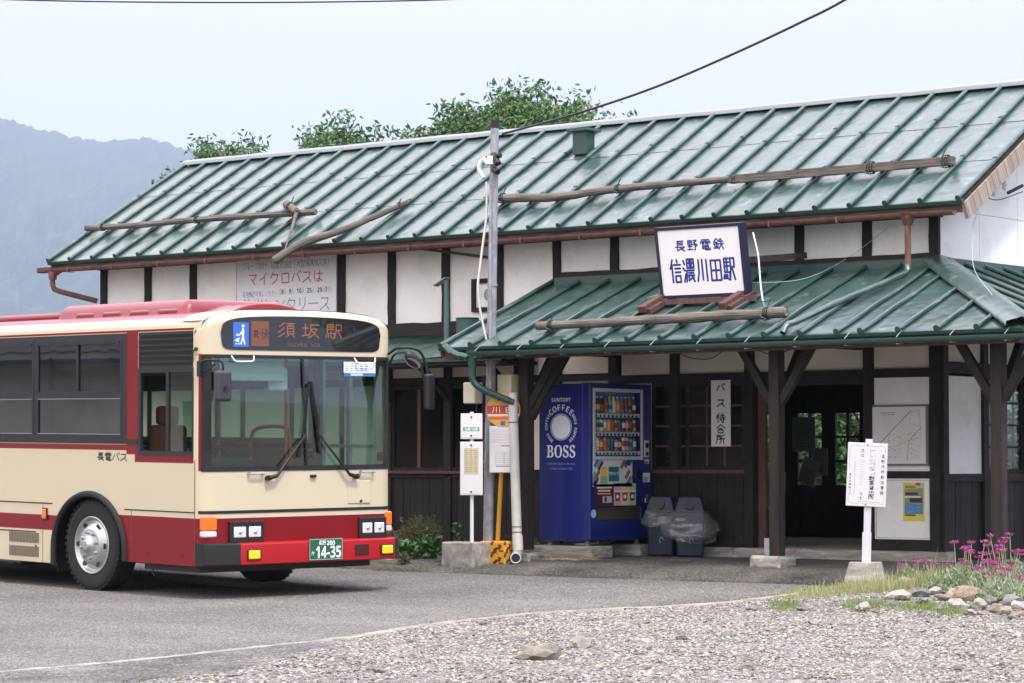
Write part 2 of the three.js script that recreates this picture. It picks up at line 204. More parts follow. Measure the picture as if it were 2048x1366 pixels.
// gravel lot: a stony sheet, loose gravel, and the larger stones one by one
T.gravel = tex(1024, (u, v) => { const a = hash2(Math.floor(u * 170), Math.floor(v * 170), 163), f = fbm(u, v, 130, 3, 161), c = fbm(u, v, 6, 4, 165); let k = 0.42 + (f - 0.5) * 0.5 + (c - 0.5) * 0.16; const w = a > 0.7 ? [1.03, 0.98, 0.92] : a < 0.25 ? [0.94, 0.97, 1] : [1, 0.985, 0.96]; if (a > 0.93) k += 0.15; return w.map((t) => t * k); }, 2.2);
T.gravelB = tex(1024, (u, v) => fbm(u, v, 120, 3, 161), 2.2, false);
M.gravel = std({ map: T.gravel, bumpMap: T.gravelB, bumpScale: 0.02, roughness: 1 });
const lotY = (x, z) => gy(x, z) + 0.015 + 0.05 * (fbm(x / 16 + 4, z / 16 + 4, 16, 4, 171) - 0.45) * sstep(0.1, 0.8, x - edgeX(z));
const lot = struct('gravel_lot', grid(90, 130, (u, v) => { const z = 20 - v * 17.15, e = edgeX(z) + 0.14, x = e + Math.pow(u, 1.5) * (17 - e); return [x, lotY(x, z) + 0.02 * (hash2(Math.round(u * 90), Math.round(v * 130), 3) - 0.5), z]; }, (p) => [p[0], p[2]]), M.gravel);
const stoneGeo = []; for (let k = 0; k < 6; k++) { const g = new THREE.IcosahedronGeometry(1, 1); const p = g.attributes.position; for (let i = 0; i < p.count; i++) { const x = p.getX(i), y = p.getY(i), z = p.getZ(i), n = 0.72 + 0.5 * hash2(Math.round(x * 50) + k * 91, Math.round(y * 50) + Math.round(z * 77), k); p.setXYZ(i, x * n, y * n * 0.6, z * n * 0.85); } g.computeVertexNormals(); stoneGeo.push(g); }
const chipGeo = []; for (let k = 0; k < 3; k++) { const g = new THREE.IcosahedronGeometry(1, 0); const p = g.attributes.position; for (let i = 0; i < p.count; i++) { const x = p.getX(i), y = p.getY(i), z = p.getZ(i), n = 0.7 + 0.55 * hash2(Math.round(x * 50) + k * 91, Math.round(y * 50) + Math.round(z * 77), k + 9); p.setXYZ(i, x * n, y * n * 0.62, z * n); } g.computeVertexNormals(); chipGeo.push(g); }
const stoneTint = [[142, 140, 136], [124, 127, 131], [146, 141, 132], [158, 154, 147], [100, 104, 108], [142, 132, 121], [130, 125, 119], [114, 115, 114], [168, 165, 161], [132, 124, 114]];
T.stone = tex(256, (u, v) => { const k = 0.85 + (fbm(u, v, 8, 5, 181) - 0.5) * 0.5; return [k, k, k * 0.98]; }, 0.12);
const stoneMat = stoneTint.map((c) => std({ color: col(...c), map: T.stone, roughness: 0.95 }));
function inFrameLot() { for (;;) { const z = rr(2.9, 15.5), x = edgeX(z) + 0.2 + Math.pow(rnd(), 0.9) * 9.5; if ((x - 19.1) * 0.624 + (z - 26.7) * 0.7815 < -14.2 && x + 0.8 * z > 5) return [x, z]; } }
const inPatch = (x, z) => z > 10.2 && x < 4.0 + Math.min(1.25, (z - 10.2) * 0.42 + 0.25);
{
  const cm = std({ roughness: 0.97 }), per = 42000, mtx = new THREE.Matrix4(), q = new THREE.Quaternion(), e = new THREE.Euler(), c = new THREE.Color();
  chipGeo.forEach((g, k) => {
    const im = new THREE.InstancedMesh(g, cm, per); im.name = k ? 'loose_gravel_' + String(k).padStart(3, '0') : 'loose_gravel'; im.castShadow = im.receiveShadow = true; im.userData = { label: ['fine grey gravel spread over the lot beside the concrete edging', 'pale gravel chips scattered among the grey stones of the lot', 'brownish gravel chips mixed into the stony lot'][k], category: 'gravel', kind: 'stuff' };
    for (let i = 0; i < per; i++) { let x, z; do { [x, z] = inFrameLot(); } while (inPatch(x, z) || (z > 11 && rnd() < 0.45 * sstep(11, 13, z))); const s = 0.005 + 0.013 * Math.pow(rnd(), 2.4); e.set(rr(-0.4, 0.4), rr(0, 6.3), rr(-0.4, 0.4)); q.setFromEuler(e); mtx.compose(V(x, lotY(x, z) + s * 0.2, z), q, V(s * rr(0.8, 1.5), s * rr(0.6, 1), s)); im.setMatrixAt(i, mtx); const t = k === 2 ? [146, 138, 128] : k === 1 ? [160, 158, 154] : pick(stoneTint), b = rr(0.8, 1.14); c.setRGB(Math.min(255, t[0] * b) / 255, Math.min(255, t[1] * b) / 255, Math.min(255, t[2] * b) / 255, THREE.SRGBColorSpace); im.setColorAt(i, c); }
    scene.add(im);
  });
  for (let i = 0; i < 260; i++) { let x, z; do { [x, z] = inFrameLot(); } while (inPatch(x, z)); const s = 0.024 + 0.045 * Math.pow(rnd(), 2.8), m = mk('stone', pick(stoneGeo), pick(stoneMat), lot); m.position.set(x, lotY(x, z) + s * 0.12, z); m.rotation.set(rr(-0.2, 0.2), rr(0, 6.3), rr(-0.2, 0.2)); m.scale.set(s * rr(0.9, 1.5), s * rr(0.55, 0.95), s); }
}
struct('asphalt_patch', grid(14, 40, (u, v) => { const z = 17 - v * 6.75, e = edgeX(z) + 0.16, w = Math.min(1.2, Math.max(0.02, (z - 10.22) * 0.42 + 0.2)) + 0.09 * (fbm(v, 0.2, 24, 3, 9) - 0.5), x = e + u * w; return [x, gy(x, z) + 0.026 - u * 0.004 - (u > 0.95 ? 0.03 : 0), z]; }, (p) => [p[0], p[2]]), std({ map: T.apron, color: new THREE.Color(1.7, 1.74, 1.8), roughness: 0.9 }));
// kerb stones in front of the weeds
for (let i = 0; i < 6; i++) { const x1 = -2.02 - i * 0.95; const m = mk('kerb_stone', jitter(new THREE.BoxGeometry(0.93, 0.17, 0.16, 8, 2, 2), 0.012, i).translate(x1 - 0.465, -0.19, 2.16), M.border, scene); tag(m, i ? 'weathered kerb stone edging the weedy bed along the road' : 'mossy kerb stone at the end beside the dark pavement', 'kerb', i ? 'kerb stones along the weedy bed' : undefined); m.name = numbered('kerb_stone_x').replace('_x', ''); }
// far mountains
{
  // bearing in degrees left of -z (the view axis lies at 38.6) -> elevation of the crest seen from the forecourt
  const ridge = [[20, 3.5], [30, 5.5], [38, 6.2], [43, 6.35], [45, 6.5], [46.4, 6.76], [47, 6.7], [47.62, 6.73], [48.4, 6.9], [49.15, 7.1], [50.5, 7.4], [54, 8], [66, 6], [80, 4]];
  const pr = (d) => { for (let i = 0; i < ridge.length - 1; i++) if (d <= ridge[i + 1][0]) { const t = (d - ridge[i][0]) / (ridge[i + 1][0] - ridge[i][0]), s = t * t * (3 - 2 * t); return ridge[i][1] + (ridge[i + 1][1] - ridge[i][1]) * s; } return 4; };
  M.forest = std({ map: tex(512, (u, v) => { const k = 0.2 + (fbm(u, v, 60, 4, 191) - 0.5) * 0.2; return [k * 0.8, k * 1.1, k * 0.72]; }, 1), roughness: 1 });
  const dist = 6000, NB = 700, NV = 60; // crest at v = 0.6
  struct('mountain', grid(NB, NV, (u, v) => { const b = 22 + 50 * Math.pow(u, 1) , a = b * Math.PI / 180, w = v / 0.6, r = dist * (0.62 + 0.38 * w), H = Math.tan(pr(b) * Math.PI / 180) * dist, k = w <= 1 ? Math.pow(w, 1.25) : Math.max(0, 1 - (w - 1) * 1.6), spur = (fbm(u * 1.7 + 0.35 * v, v * 0.8, 26, 5, 201) - 0.5) * 210 * Math.min(1, w * 2) * Math.min(1, Math.abs(1 - w) * 3), tr = (hash2(Math.round(u * NB), Math.round(v * NV), 5) - 0.5) * 9; return [19 - Math.sin(a) * r, H * k + spur + tr, 26 - Math.cos(a) * r]; }, (p) => [p[0] / 500, p[1] / 300 + p[2] / 500]), M.forest);
}
// ---------- station building ----------
const ST = thing('station_building', 'old half-timbered station house with green metal roof and porch', 'building');
const FX0 = -9.6, FX1 = 3.87, BZ = -4.6, FL = 0.05;
const posts = [-9.55, -8.66, -7.77, -6.87, -5.97, -5.03, -4.16, -3.25, -2.38, -1.47, -0.59, 0.29, 1.17, 2.05, 2.95, 3.815];
const P = (name, geo, mat, parent = ST) => mk(name, geo, mat, parent);
// core walls behind the panels (thickness and closed room)
P('wall_core', bx(FX0 + 0.02, FX1 - 0.02, 2.62, 3.9, -0.14, -0.03), M.dark);
P('wall_core', bx(FX0 + 0.02, -4.2, -0.2, 2.62, -0.14, -0.03), M.dark);
P('wall_core', bx(-2.07, -0.1, -0.2, 2.62, -0.14, -0.03), M.dark);
P('wall_core', bx(FX0, FX0 + 0.12, -0.2, 3.9, BZ, -0.14), M.plaster);
P('ceiling', bx(FX0 + 0.1, FX1 - 0.15, 2.62, 2.7, BZ, -0.14), M.woodH);
P('floor', bx(FX0 + 0.1, FX1 - 0.12, -0.2, FL, BZ + 0.12, -0.14), M.concrete);
// upper storey: plaster panels between posts
for (let i = 0; i < posts.length - 1; i++) { const x0 = posts[i] + 0.055, x1 = posts[i + 1] - 0.055, yb = x0 > -1.5 ? 2.95 : 2.81; P('plaster_panel', bx(x0 - 0.01, x1 + 0.01, yb - 0.01, 3.76, -0.03, 0.0 + 0.006 * (hash2(i, 1, 1) - 0.5)), M.plaster); }
for (const x of posts) P('post', jitter(new THREE.BoxGeometry(0.115, 1.02, 0.08, 1, 8, 1), 0.008, x * 10).translate(x, 3.29, -0.005), M.wood);
P('eave_beam', bx(FX0 - 0.05, FX1 + 0.02, 3.755, 3.93, -0.06, 0.055), M.woodH);
P('sill_beam', jitter(new THREE.BoxGeometry(13.4, 0.16, 0.14, 60, 2, 1), 0.02, 5).translate(-2.86, 2.735, 0.01), M.woodH);
{ // vent frame on one upper panel
  const f = P('vent_frame', merge([bx(-2.82, -2.42, 3.29, 3.345, 0, 0.035), bx(-2.82, -2.42, 2.93, 2.985, 0, 0.035), bx(-2.82, -2.765, 2.985, 3.29, 0, 0.035), bx(-2.475, -2.42, 2.985, 3.29, 0, 0.035)]), M.wood);
  P('vent_patch', new THREE.CylinderGeometry(0.08, 0.08, 0.012, 18).rotateX(Math.PI / 2).translate(-2.55, 3.14, 0.012), M.steel, f);
}
// ---- lower storey, left of the porch
const wainscot = (x0, x1, y0, y1, z, parent = ST) => {
  const b = P('wainscot', bx(x0, x1, y0, y1, z - 0.06, z - 0.02), M.dark, parent); let i = 0;
  for (let x = x0; x < x1 - 0.02; i++) { const w = Math.min(rr(0.1, 0.13), x1 - x), m = P('plank', bx(x + 0.003, x + w - 0.003, y0, y1, z - 0.02, z + rr(0, 0.006)), M.plank[(i * 7 + Math.round(x * 13) & 3)], b); x += w; }
  P('rail', bx(x0, x1, y0 - 0.02, y0 + 0.07, z, z + 0.022), M.wood, b); P('rail', bx(x0, x1, y1 - 0.05, y1 + 0.01, z, z + 0.03), M.wood, b); return b;
};
wainscot(FX0, -2.1, -0.06, 0.9, 0); wainscot(-2.1, -0.62, -0.02, 0.9, 0);
// long rail near the ground
function glazed(name, x0, x1, y0, y1, z, cols, rows, glass, parent = ST, bw = 0.045, mb = 0.026) { // sash with mullions and single panes
  const m = P(name, merge([bx(x0, x1, y0, y0 + bw, z - 0.03, z + 0.01), bx(x0, x1, y1 - bw, y1, z - 0.03, z + 0.01), bx(x0, x0 + bw, y0 + bw, y1 - bw, z - 0.03, z + 0.01), bx(x1 - bw, x1, y0 + bw, y1 - bw, z - 0.03, z + 0.01)]), M.wood, parent);
  const w = (x1 - x0 - 2 * bw) / cols, h = (y1 - y0 - 2 * bw) / rows;
  for (let i = 1; i < cols; i++) P('mullion', bx(x0 + bw + i * w - mb / 2, x0 + bw + i * w + mb / 2, y0 + bw, y1 - bw, z - 0.022, z), M.woodBrown, m);
  for (let j = 1; j < rows; j++) P('mullion', bx(x0 + bw, x1 - bw, y0 + bw + j * h - mb / 2, y0 + bw + j * h + mb / 2, z - 0.02, z - 0.002), M.woodBrown, m);
  for (let i = 0; i < cols; i++) for (let j = 0; j < rows; j++) P('pane', new THREE.PlaneGeometry(w - 0.004, h - 0.004).translate(x0 + bw + (i + 0.5) * w, y0 + bw + (j + 0.5) * h, z - 0.014), glass, m);
  return m;
}
for (const [x0, x1] of [[-4.18, -3.24], [-3.2, -2.1]]) { glazed('window', x0, x1, 0.93, 2.02, 0, 2, 1, M.glassDirty, ST, 0.05, 0.05); P('window_sill', bx(x0 - 0.02, x1 + 0.02, 0.9, 0.935, -0.02, 0.06), M.woodBrown); }
P('beam', bx(FX0, -0.62, 2.03, 2.1, -0.03, 0.035), M.woodH);
for (const x of [-4.22, -3.22, -2.08, -1.47, -0.62]) P('post', bx(x - 0.06, x + 0.06, -0.06, 2.66, -0.05, 0.03), M.wood);
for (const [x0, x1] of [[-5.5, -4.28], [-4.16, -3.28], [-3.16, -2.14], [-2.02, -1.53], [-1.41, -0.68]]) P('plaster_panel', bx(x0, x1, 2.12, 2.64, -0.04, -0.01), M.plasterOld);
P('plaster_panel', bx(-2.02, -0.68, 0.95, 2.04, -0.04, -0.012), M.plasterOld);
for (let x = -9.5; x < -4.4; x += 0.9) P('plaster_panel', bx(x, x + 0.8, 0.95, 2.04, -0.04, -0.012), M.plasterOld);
{ // low canopy over the left windows
  const y1 = 2.67, y0 = 2.33, z0 = 0.78, len = FX0 - -1.75;
  const c = P('canopy', grid(40, 4, (u, v) => { const x = -9.7 + u * 7.95, z = z0 - v * (z0 + 0.02); return [x, y0 + (y1 - y0) * v + 0.012 * Math.sin(u * 37), z]; }, (p) => [p[0], p[2]]), M.roof);
  P('canopy_edge', bx(-9.7, -1.75, y0 - 0.05, y0 - 0.004, z0 - 0.03, z0 - 0.005), M.greenDark, c); P('flashing', bx(-9.7, -1.75, y1 - 0.03, y1 + 0.02, 0.0, 0.05), M.greenDark, c);
  P('canopy_deck', bx(-9.68, -1.77, y0 - 0.09, y0 - 0.05, 0.02, z0 - 0.04), M.wood, c);
  for (const x of [-4.2, -3.2, -2.1]) P('bracket', bar(V(x, 1.85, 0.02), V(x, 2.26, 0.6), 0.07, 0.06), M.wood, c);
}
// ---- lower storey under the porch
P('beam', bx(-0.62, FX1, 1.985, 2.085, -0.05, 0.045), M.woodH);
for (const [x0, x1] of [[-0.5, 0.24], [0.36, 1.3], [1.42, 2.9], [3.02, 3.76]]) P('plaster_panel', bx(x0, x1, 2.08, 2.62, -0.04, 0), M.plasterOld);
for (const x of [0.3, 1.36, 2.965, 3.815]) P('post', bx(x - 0.058, x + 0.058, FL - 0.05, 3.0, -0.06, 0.05), M.wood);
wainscot(-0.56, 1.3, 0.05, 0.92, 0);
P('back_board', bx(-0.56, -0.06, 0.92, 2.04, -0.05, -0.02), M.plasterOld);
glazed('window', -0.06, 0.5, 0.95, 1.985, -0.02, 2, 4, M.glassDirty); glazed('window', 0.46, 1.3, 0.95, 1.985, 0.02, 3, 4, M.glassDirty);
P('window_sill', bx(-0.08, 1.3, 0.91, 0.95, -0.03, 0.06), M.woodBrown);
// panel column right of the entrance
P('plaster_panel', bx(3.03, 3.755, 0.93, 1.985, -0.03, 0.012), M.plaster); P('plaster_panel', bx(3.03, 3.755, 0.17, 0.87, -0.03, 0.014), M.plaster);
P('panel_trim', merge([bx(3.05, 3.735, 0.195, 0.2, 0.014, 0.018), bx(3.05, 3.735, 0.835, 0.84, 0.014, 0.018), bx(3.05, 3.055, 0.2, 0.835, 0.014, 0.018), bx(3.73, 3.735, 0.2, 0.835, 0.014, 0.018)]), std({ color: col(170, 166, 158), roughness: 0.9 }));
P('beam', bx(3.02, 3.76, 0.86, 0.94, -0.03, 0.03), M.woodH); P('beam', bx(3.02, 3.76, 0.05, 0.18, -0.03, 0.03), M.woodH);
// foundation stones
for (let x = -0.62; x < FX1 + 0.1;) { const w = Math.min(rr(0.7, 1.1), 4.0 - x); P('foundation_stone', jitter(new THREE.BoxGeometry(w - 0.012, 0.17, 0.2, 8, 2, 2), 0.012, x * 10).translate(x + w / 2, -0.035, 0.0), M.concrete); x += w; }
// entrance: sliding door leaf stacked at the left, threshold, dark waiting room behind
P('door_track', bx(1.42, 2.91, 1.92, 1.985, -0.1, 0.02), M.woodH);
P('door', bx(1.42, 1.52, FL, 1.92, -0.11, -0.06), M.woodBrown);
// partition inside with notices
const pt = P('partition', bx(-1.7, -1.64, FL, 2.62, BZ + 0.05, -0.16), M.woodH);
P('inner_wall', bx(-4.0, -1.7, FL, 2.62, -2.46, -2.4), M.wood);
// back wall with glazed doors to the platform
const bwO = [[-1.62, 0.62, 0.1, 1.97], [1.25, 3.35, 0.85, 1.98]];
{
  const s = new THREE.Shape([[-9.5, -0.2], [FX1, -0.2], [FX1, 3.9], [-9.5, 3.9]].map((p) => new THREE.Vector2(...p)));
  for (const [a, b, c, d] of bwO) s.holes.push(new THREE.Path([[a, c], [a, d], [b, d], [b, c]].map((p) => new THREE.Vector2(...p))));
  P('back_wall', new THREE.ExtrudeGeometry(s, { depth: 0.1, bevelEnabled: false }).translate(0, 0, BZ - 0.05), M.wood);
  const leaf = (x0, x1) => { const m = P('platform_door', merge([bx(x0, x0 + 0.09, 0.06, 1.97, BZ - 0.02, BZ + 0.03), bx(x1 - 0.12, x1, 0.06, 1.97, BZ - 0.02, BZ + 0.03), bx(x0 + 0.09, x1 - 0.12, 0.06, 0.74, BZ - 0.02, BZ + 0.03), bx(x0 + 0.09, x1 - 0.12, 1.7, 1.97, BZ - 0.02, BZ + 0.03)]), M.wood); for (let i = 0; i < 2; i++) for (let j = 0; j < 3; j++) { const w = (x1 - x0 - 0.21) / 2, h = 0.96 / 3; P('pane', new THREE.PlaneGeometry(w - 0.03, h - 0.03).translate(x0 + 0.09 + (i + 0.5) * w, 0.74 + (j + 0.5) * h, BZ), M.glass, m); } P('mullion', merge([bx((x0 + x1 - 0.03) / 2 - 0.02, (x0 + x1 - 0.03) / 2 + 0.02, 0.74, 1.7, BZ - 0.015, BZ + 0.02), bx(x0 + 0.09, x1 - 0.12, 1.045, 1.075, BZ - 0.012, BZ + 0.017), bx(x0 + 0.09, x1 - 0.12, 1.365, 1.395, BZ - 0.012, BZ + 0.017)]), M.wood, m); };
  leaf(-0.43, 0.16); leaf(-1.02, -0.43); leaf(-1.62, -1.02); P('platform_door', bx(0.16, 0.62, 0.06, 1.97, BZ - 0.02, BZ + 0.03), M.wood);
  for (let i = 0; i < 3; i++) glazed('window', 1.25 + i * 0.7, 1.95 + i * 0.7, 0.85, 1.98, BZ + 0.02, 2, 3, M.glass);
}
// gable wall on the right: white boards above, panel, window, dark boards below
{
  const X = FX1; const eaveLine = (z) => 3.86 + (0.75 - z) * 0.6 - 0.1;
  const s = new THREE.Shape(); s.moveTo(0, 2.6); s.lineTo(0, 3.86); s.lineTo(2.3, 5.32); s.lineTo(4.6, 3.86); s.lineTo(4.6, 2.6);
  const gableCore = P('gable_wall', new THREE.ExtrudeGeometry(s, { depth: 0.1, bevelEnabled: false }).rotateY(Math.PI / 2).translate(X - 0.115, 0, 0), M.dark);
  const boards = [[0.02, 0.9], [0.9, 1.8], [1.8, 2.7], [2.7, 3.6], [3.6, 4.58]];
  for (const [a, b] of boards) { P('cladding_board', bx(X - 0.015, X + 0.004, 2.75, 3.845, -b + 0.003, -a - 0.003), M.plaster, gableCore); const q = new THREE.Shape(); const t = (v) => v <= 2.3 ? 3.86 + v * 0.635 : 3.86 + (4.6 - v) * 0.635; q.moveTo(a + 0.003, 3.85); q.lineTo(a + 0.003, t(a)); if (a < 2.3 && b > 2.3) q.lineTo(2.3, t(2.3)); q.lineTo(b - 0.003, t(b)); q.lineTo(b - 0.003, 3.85); P('cladding_board', new THREE.ExtrudeGeometry(q, { depth: 0.019, bevelEnabled: false }).rotateY(Math.PI / 2).translate(X - 0.015, 0, 0), M.plaster, gableCore); }
  const rot = (g) => g.rotateY(Math.PI / 2).translate(X, 0, 0);
  P('plaster_panel', rot(bx(0.11, 0.9, 0.9, 2.0, -0.03, 0.008)), M.plaster, ST);
  P('plaster_panel', rot(bx(0.11, 4.5, 2.16, 2.62, -0.03, 0)), M.plasterOld); P('beam', rot(bx(0, 4.6, 2.03, 2.15, -0.05, 0.04)), M.woodH); P('beam', rot(bx(0, 4.6, 0.82, 0.91, -0.05, 0.035)), M.woodH);
  const wc = P('wainscot', rot(bx(0.06, 4.5, -0.05, 0.84, -0.07, -0.03)), M.dark); for (let z = 0.06, i = 0; z < 4.45; z += 0.125, i++) P('plank', rot(bx(z + 0.003, z + 0.122, -0.05, 0.83, -0.03, rr(0.0, 0.008))), M.plank[(i * 5 + 1) & 3], wc);
  for (const z of [0.055, 0.96, 2.0, 3.0, 3.9, 4.54]) P('post', rot(bx(z - 0.055, z + 0.055, -0.05, 2.65, -0.07, 0.045)), M.wood);
  const win = (a, b) => { const m = P('window', rot(merge([bx(a, b, 0.91, 0.96, -0.05, -0.01), bx(a, b, 1.97, 2.03, -0.05, -0.01), bx(a, a + 0.05, 0.96, 1.97, -0.05, -0.01), bx(b - 0.05, b, 0.96, 1.97, -0.05, -0.01), bx((a + b) / 2 - 0.02, (a + b) / 2 + 0.02, 0.96, 1.97, -0.04, -0.015)])), M.wood); for (let j = 1; j < 4; j++) P('mullion', rot(bx(a + 0.05, b - 0.05, 0.96 + j * 0.2525 - 0.012, 0.96 + j * 0.2525 + 0.012, -0.038, -0.018)), M.wood, m); for (let j = 0; j < 4; j++) for (const [c, d] of [[a + 0.05, (a + b) / 2], [(a + b) / 2, b - 0.05]]) P('pane', rot(new THREE.PlaneGeometry(d - c - 0.004, 0.24).translate((c + d) / 2, 1.086 + j * 0.2525, -0.028)), M.glass, m); };
  win(1.02, 1.94); win(2.06, 2.94); P('plaster_panel', rot(bx(3.06, 4.48, 0.9, 2.0, -0.03, 0.006)), M.plaster);
}
// ---- main roof
const RZ0 = 0.46, RY0 = 3.89, RZ1 = -2.3, RS = 0.589, RX0 = -10.22, RX1 = 4.43, RL = Math.hypot(RZ0 - RZ1, (RZ0 - RZ1) * RS), RN = V(0, 1, RS).normalize(), RD = V(0, RS, -1).normalize();
const roofP = (x, s, off = 0) => V(x, RY0, RZ0).addScaledVector(RD, s).addScaledVector(RN, off); // s = metres up the slope
const slab = (x0, x1, s0, s1, h0, h1, P_ = roofP) => { const g = new THREE.BoxGeometry(x1 - x0, h1 - h0, s1 - s0, Math.max(1, Math.round((x1 - x0) * 4)), 1, Math.max(1, Math.round((s1 - s0) * 4))); const p = g.attributes.position, uv = g.attributes.uv; for (let i = 0; i < p.count; i++) { const x = (x0 + x1) / 2 + p.getX(i), s = (s0 + s1) / 2 - p.getZ(i), h = (h0 + h1) / 2 + p.getY(i), q = P_(x, s, h); p.setXYZ(i, q.x, q.y, q.z); uv.setXY(i, x, s); } g.computeVertexNormals(); return g; };
const main = P('main_roof', slab(RX0 + 0.02, RX1 - 0.02, 0.02, RL, -0.07, -0.012), M.wood);
{
  const n = 32, pitch = (RX1 - RX0 - 0.08) / n, seams = [0, 1.02, 2.06, RL - 0.02];
  for (let i = 0; i <= n; i++) {
    const x = RX0 + 0.04 + i * pitch + (i && i < n ? rr(-0.012, 0.012) : 0), pts = []; for (let k = 0; k <= 6; k++) pts.push(roofP(x + rr(-0.005, 0.005), -0.03 + k / 6 * (RL - 0.06), 0.028));
    const c = new THREE.CatmullRomCurve3(pts), g = new THREE.TubeGeometry(c, 18, 0.026, 9); const uv = g.attributes.uv; for (let k = 0; k < uv.count; k++) uv.setXY(k, uv.getX(k) * RL, uv.getY(k) * 0.2 + i * 0.37);
    const b = P('batten', g, M.batten, main);
    P('batten_cap', orient(new THREE.CylinderGeometry(0.034, 0.034, 0.012, 12).rotateZ(Math.PI / 2), roofP(x, -0.034, 0.028), roofP(x, -0.5, 0.028)), M.greenDark, main);
    for (const s of [0.95 + (i % 2) * 0.12, 2.0 + (i % 3) * 0.1]) P('batten_joint', orient(new THREE.CylinderGeometry(0.0335, 0.0335, 0.03, 10).rotateZ(Math.PI / 2), roofP(x, s, 0.028), roofP(x, s + 0.1, 0.028)), M.batten, main);
    if (i < n) for (let k = 0; k < 3; k++) {
      const s0 = seams[k] - (k ? 0.02 : 0.02), s1 = seams[k + 1], x1 = x + pitch;
      const g2 = grid(8, 10, (u, v) => { const px = x + u * pitch, s = s0 + v * (s1 - s0), d = 0.006 * (fbm(px / 8 + 2, s / 8 + 1, 32, 3, 211) - 0.5) + 0.004 * (1 - v) * (k ? 1 : 0), q = roofP(px, s, d + 0.002); return [q.x, q.y, q.z]; }, (p, u, v) => [x + u * pitch, s0 + v * (s1 - s0)]);
      P('roof_sheet', g2, M.roofB[(i * 2 + k) % 3], main);
    }
  }
  P('eave_drip', slab(RX0, RX1, -0.035, 0.012, -0.045, 0), M.greenDark, main);
  // rear slope, ridge cap, barge boards, eave boards
  const rear = (x, s, off = 0) => { const q = roofP(x, s, off); return V(q.x, q.y, 2 * RZ1 - q.z); };
  P('rear_roof', slab(RX0, RX1, 0, RL, -0.06, 0.0, rear), M.roof);
  const cap = [[-0.15, -0.045], [-0.145, 0.0], [0, 0.05], [0.145, 0.0], [0.15, -0.045]], ry = roofP(0, RL).y;
  P('ridge_cap', grid(60, 4, (u, v) => { const k = cap[Math.round(v * 4)]; return [RX0 - 0.04 + u * (RX1 - RX0 + 0.08), ry + k[1] + 0.01 * (fbm(u, 0.1, 40, 2, 8) - 0.5), RZ1 - k[0]]; }, (p) => [p[0], p[2] + p[1]]), M.ridge, main);
  P('ridge_cap_end', merge([bx(RX0 - 0.045, RX0 - 0.04, ry - 0.04, ry + 0.03, RZ1 - 0.13, RZ1 + 0.13), bx(RX1 + 0.04, RX1 + 0.045, ry - 0.04, ry + 0.03, RZ1 - 0.13, RZ1 + 0.13)]), M.greenDark, main);
  for (const x of [RX0 + 0.0, RX1 - 0.04]) { P('barge_board', slab(x, x + 0.045, 0.0, RL, -0.24, -0.05), M.barge); P('barge_board', slab(x, x + 0.045, 0.0, RL, -0.24, -0.065, rear), M.barge); }
  P('eave_board', bx(RX0 + 0.05, RX1 - 0.04, 3.75, 3.85, RZ0 - 0.06, RZ0 - 0.03), M.fascia);
  P('soffit', slab(RX0 + 0.05, RX1 - 0.05, 0.06, 0.6, -0.12, -0.075), M.wood);
  for (let x = RX0 + 0.3; x < RX1; x += 0.45) P('rafter', slab(x - 0.03, x + 0.03, 0.06, 0.56, -0.2, -0.125), M.wood, main);
}
{ // brown gutter with downpipes
  const half = new THREE.Shape(); half.absarc(0, 0, 0.055, Math.PI, 2 * Math.PI, false); half.lineTo(0.047, 0); half.absarc(0, 0, 0.047, 2 * Math.PI, Math.PI, true);
  const gut = (len) => new THREE.ExtrudeGeometry(half, { depth: len, bevelEnabled: false, curveSegments: 10 });
  const g = P('gutter', gut(RX1 - RX0 - 0.1).rotateY(Math.PI / 2).translate(RX0 + 0.02, 3.77, RZ0 + 0.05), M.gutter);
  for (let x = RX0 + 0.5; x < RX1; x += 0.9) P('gutter_strap', merge([bx(x, x + 0.02, 3.705, 3.712, RZ0 - 0.02, RZ0 + 0.11), bx(x, x + 0.02, 3.712, 3.78, RZ0 + 0.106, RZ0 + 0.112)]), M.gutter, g);
  P('gutter_end', rbx(RX0 - 0.14, RX0 + 0.06, 3.72, 3.8, RZ0 - 0.03, RZ0 + 0.1, 0.02), M.fascia, g);
  P('downpipe', merge([rod(V(-10.07, 3.73, 0.51), V(-10.07, 3.62, 0.51), 0.07, 0.055), tube([[-10.07, 3.64, 0.51], [-10.07, 3.53, 0.5], [-10.02, 3.46, 0.44], [-9.62, 3.32, 0.08]], 0.038, 10, 5)]), M.gutter);
  P('downpipe', merge([new THREE.CylinderGeometry(0.1, 0.045, 0.14, 4).rotateY(Math.PI / 4).translate(3.77, 3.7, 0.51), rod(V(3.77, 3.66, 0.51), V(3.77, 3.14, 0.51), 0.035)]), M.gutter);
  P('downpipe_foot', tube([[3.77, 3.2, 0.51], [3.77, 3.13, 0.53], [3.74, 3.06, 0.68], [3.5, 2.79, 1.4], [3.3, 2.54, 2.0], [3.27, 2.49, 2.17], [3.26, 2.4, 2.24]], 0.036, 10, 5), M.batten);
}
// roof vent near the ridge
{ const v = thing('roof_vent', 'small square green metal vent with flat ribbed cap near ridge', 'vent'); mk('shaft', rbx(-2.28, -2.06, 5.0, 5.3, -1.55, -1.36, 0.008), M.greenDark, v); mk('cap', rbx(-2.34, -2.0, 5.295, 5.325, -1.6, -1.3, 0.008), M.greenDark, v); for (let i = 0; i < 10; i++) mk('cap_rib', box(0.01, 0.014, 0.31, -2.32 + i * 0.034, 5.331, -1.45), M.greenDark, v); }
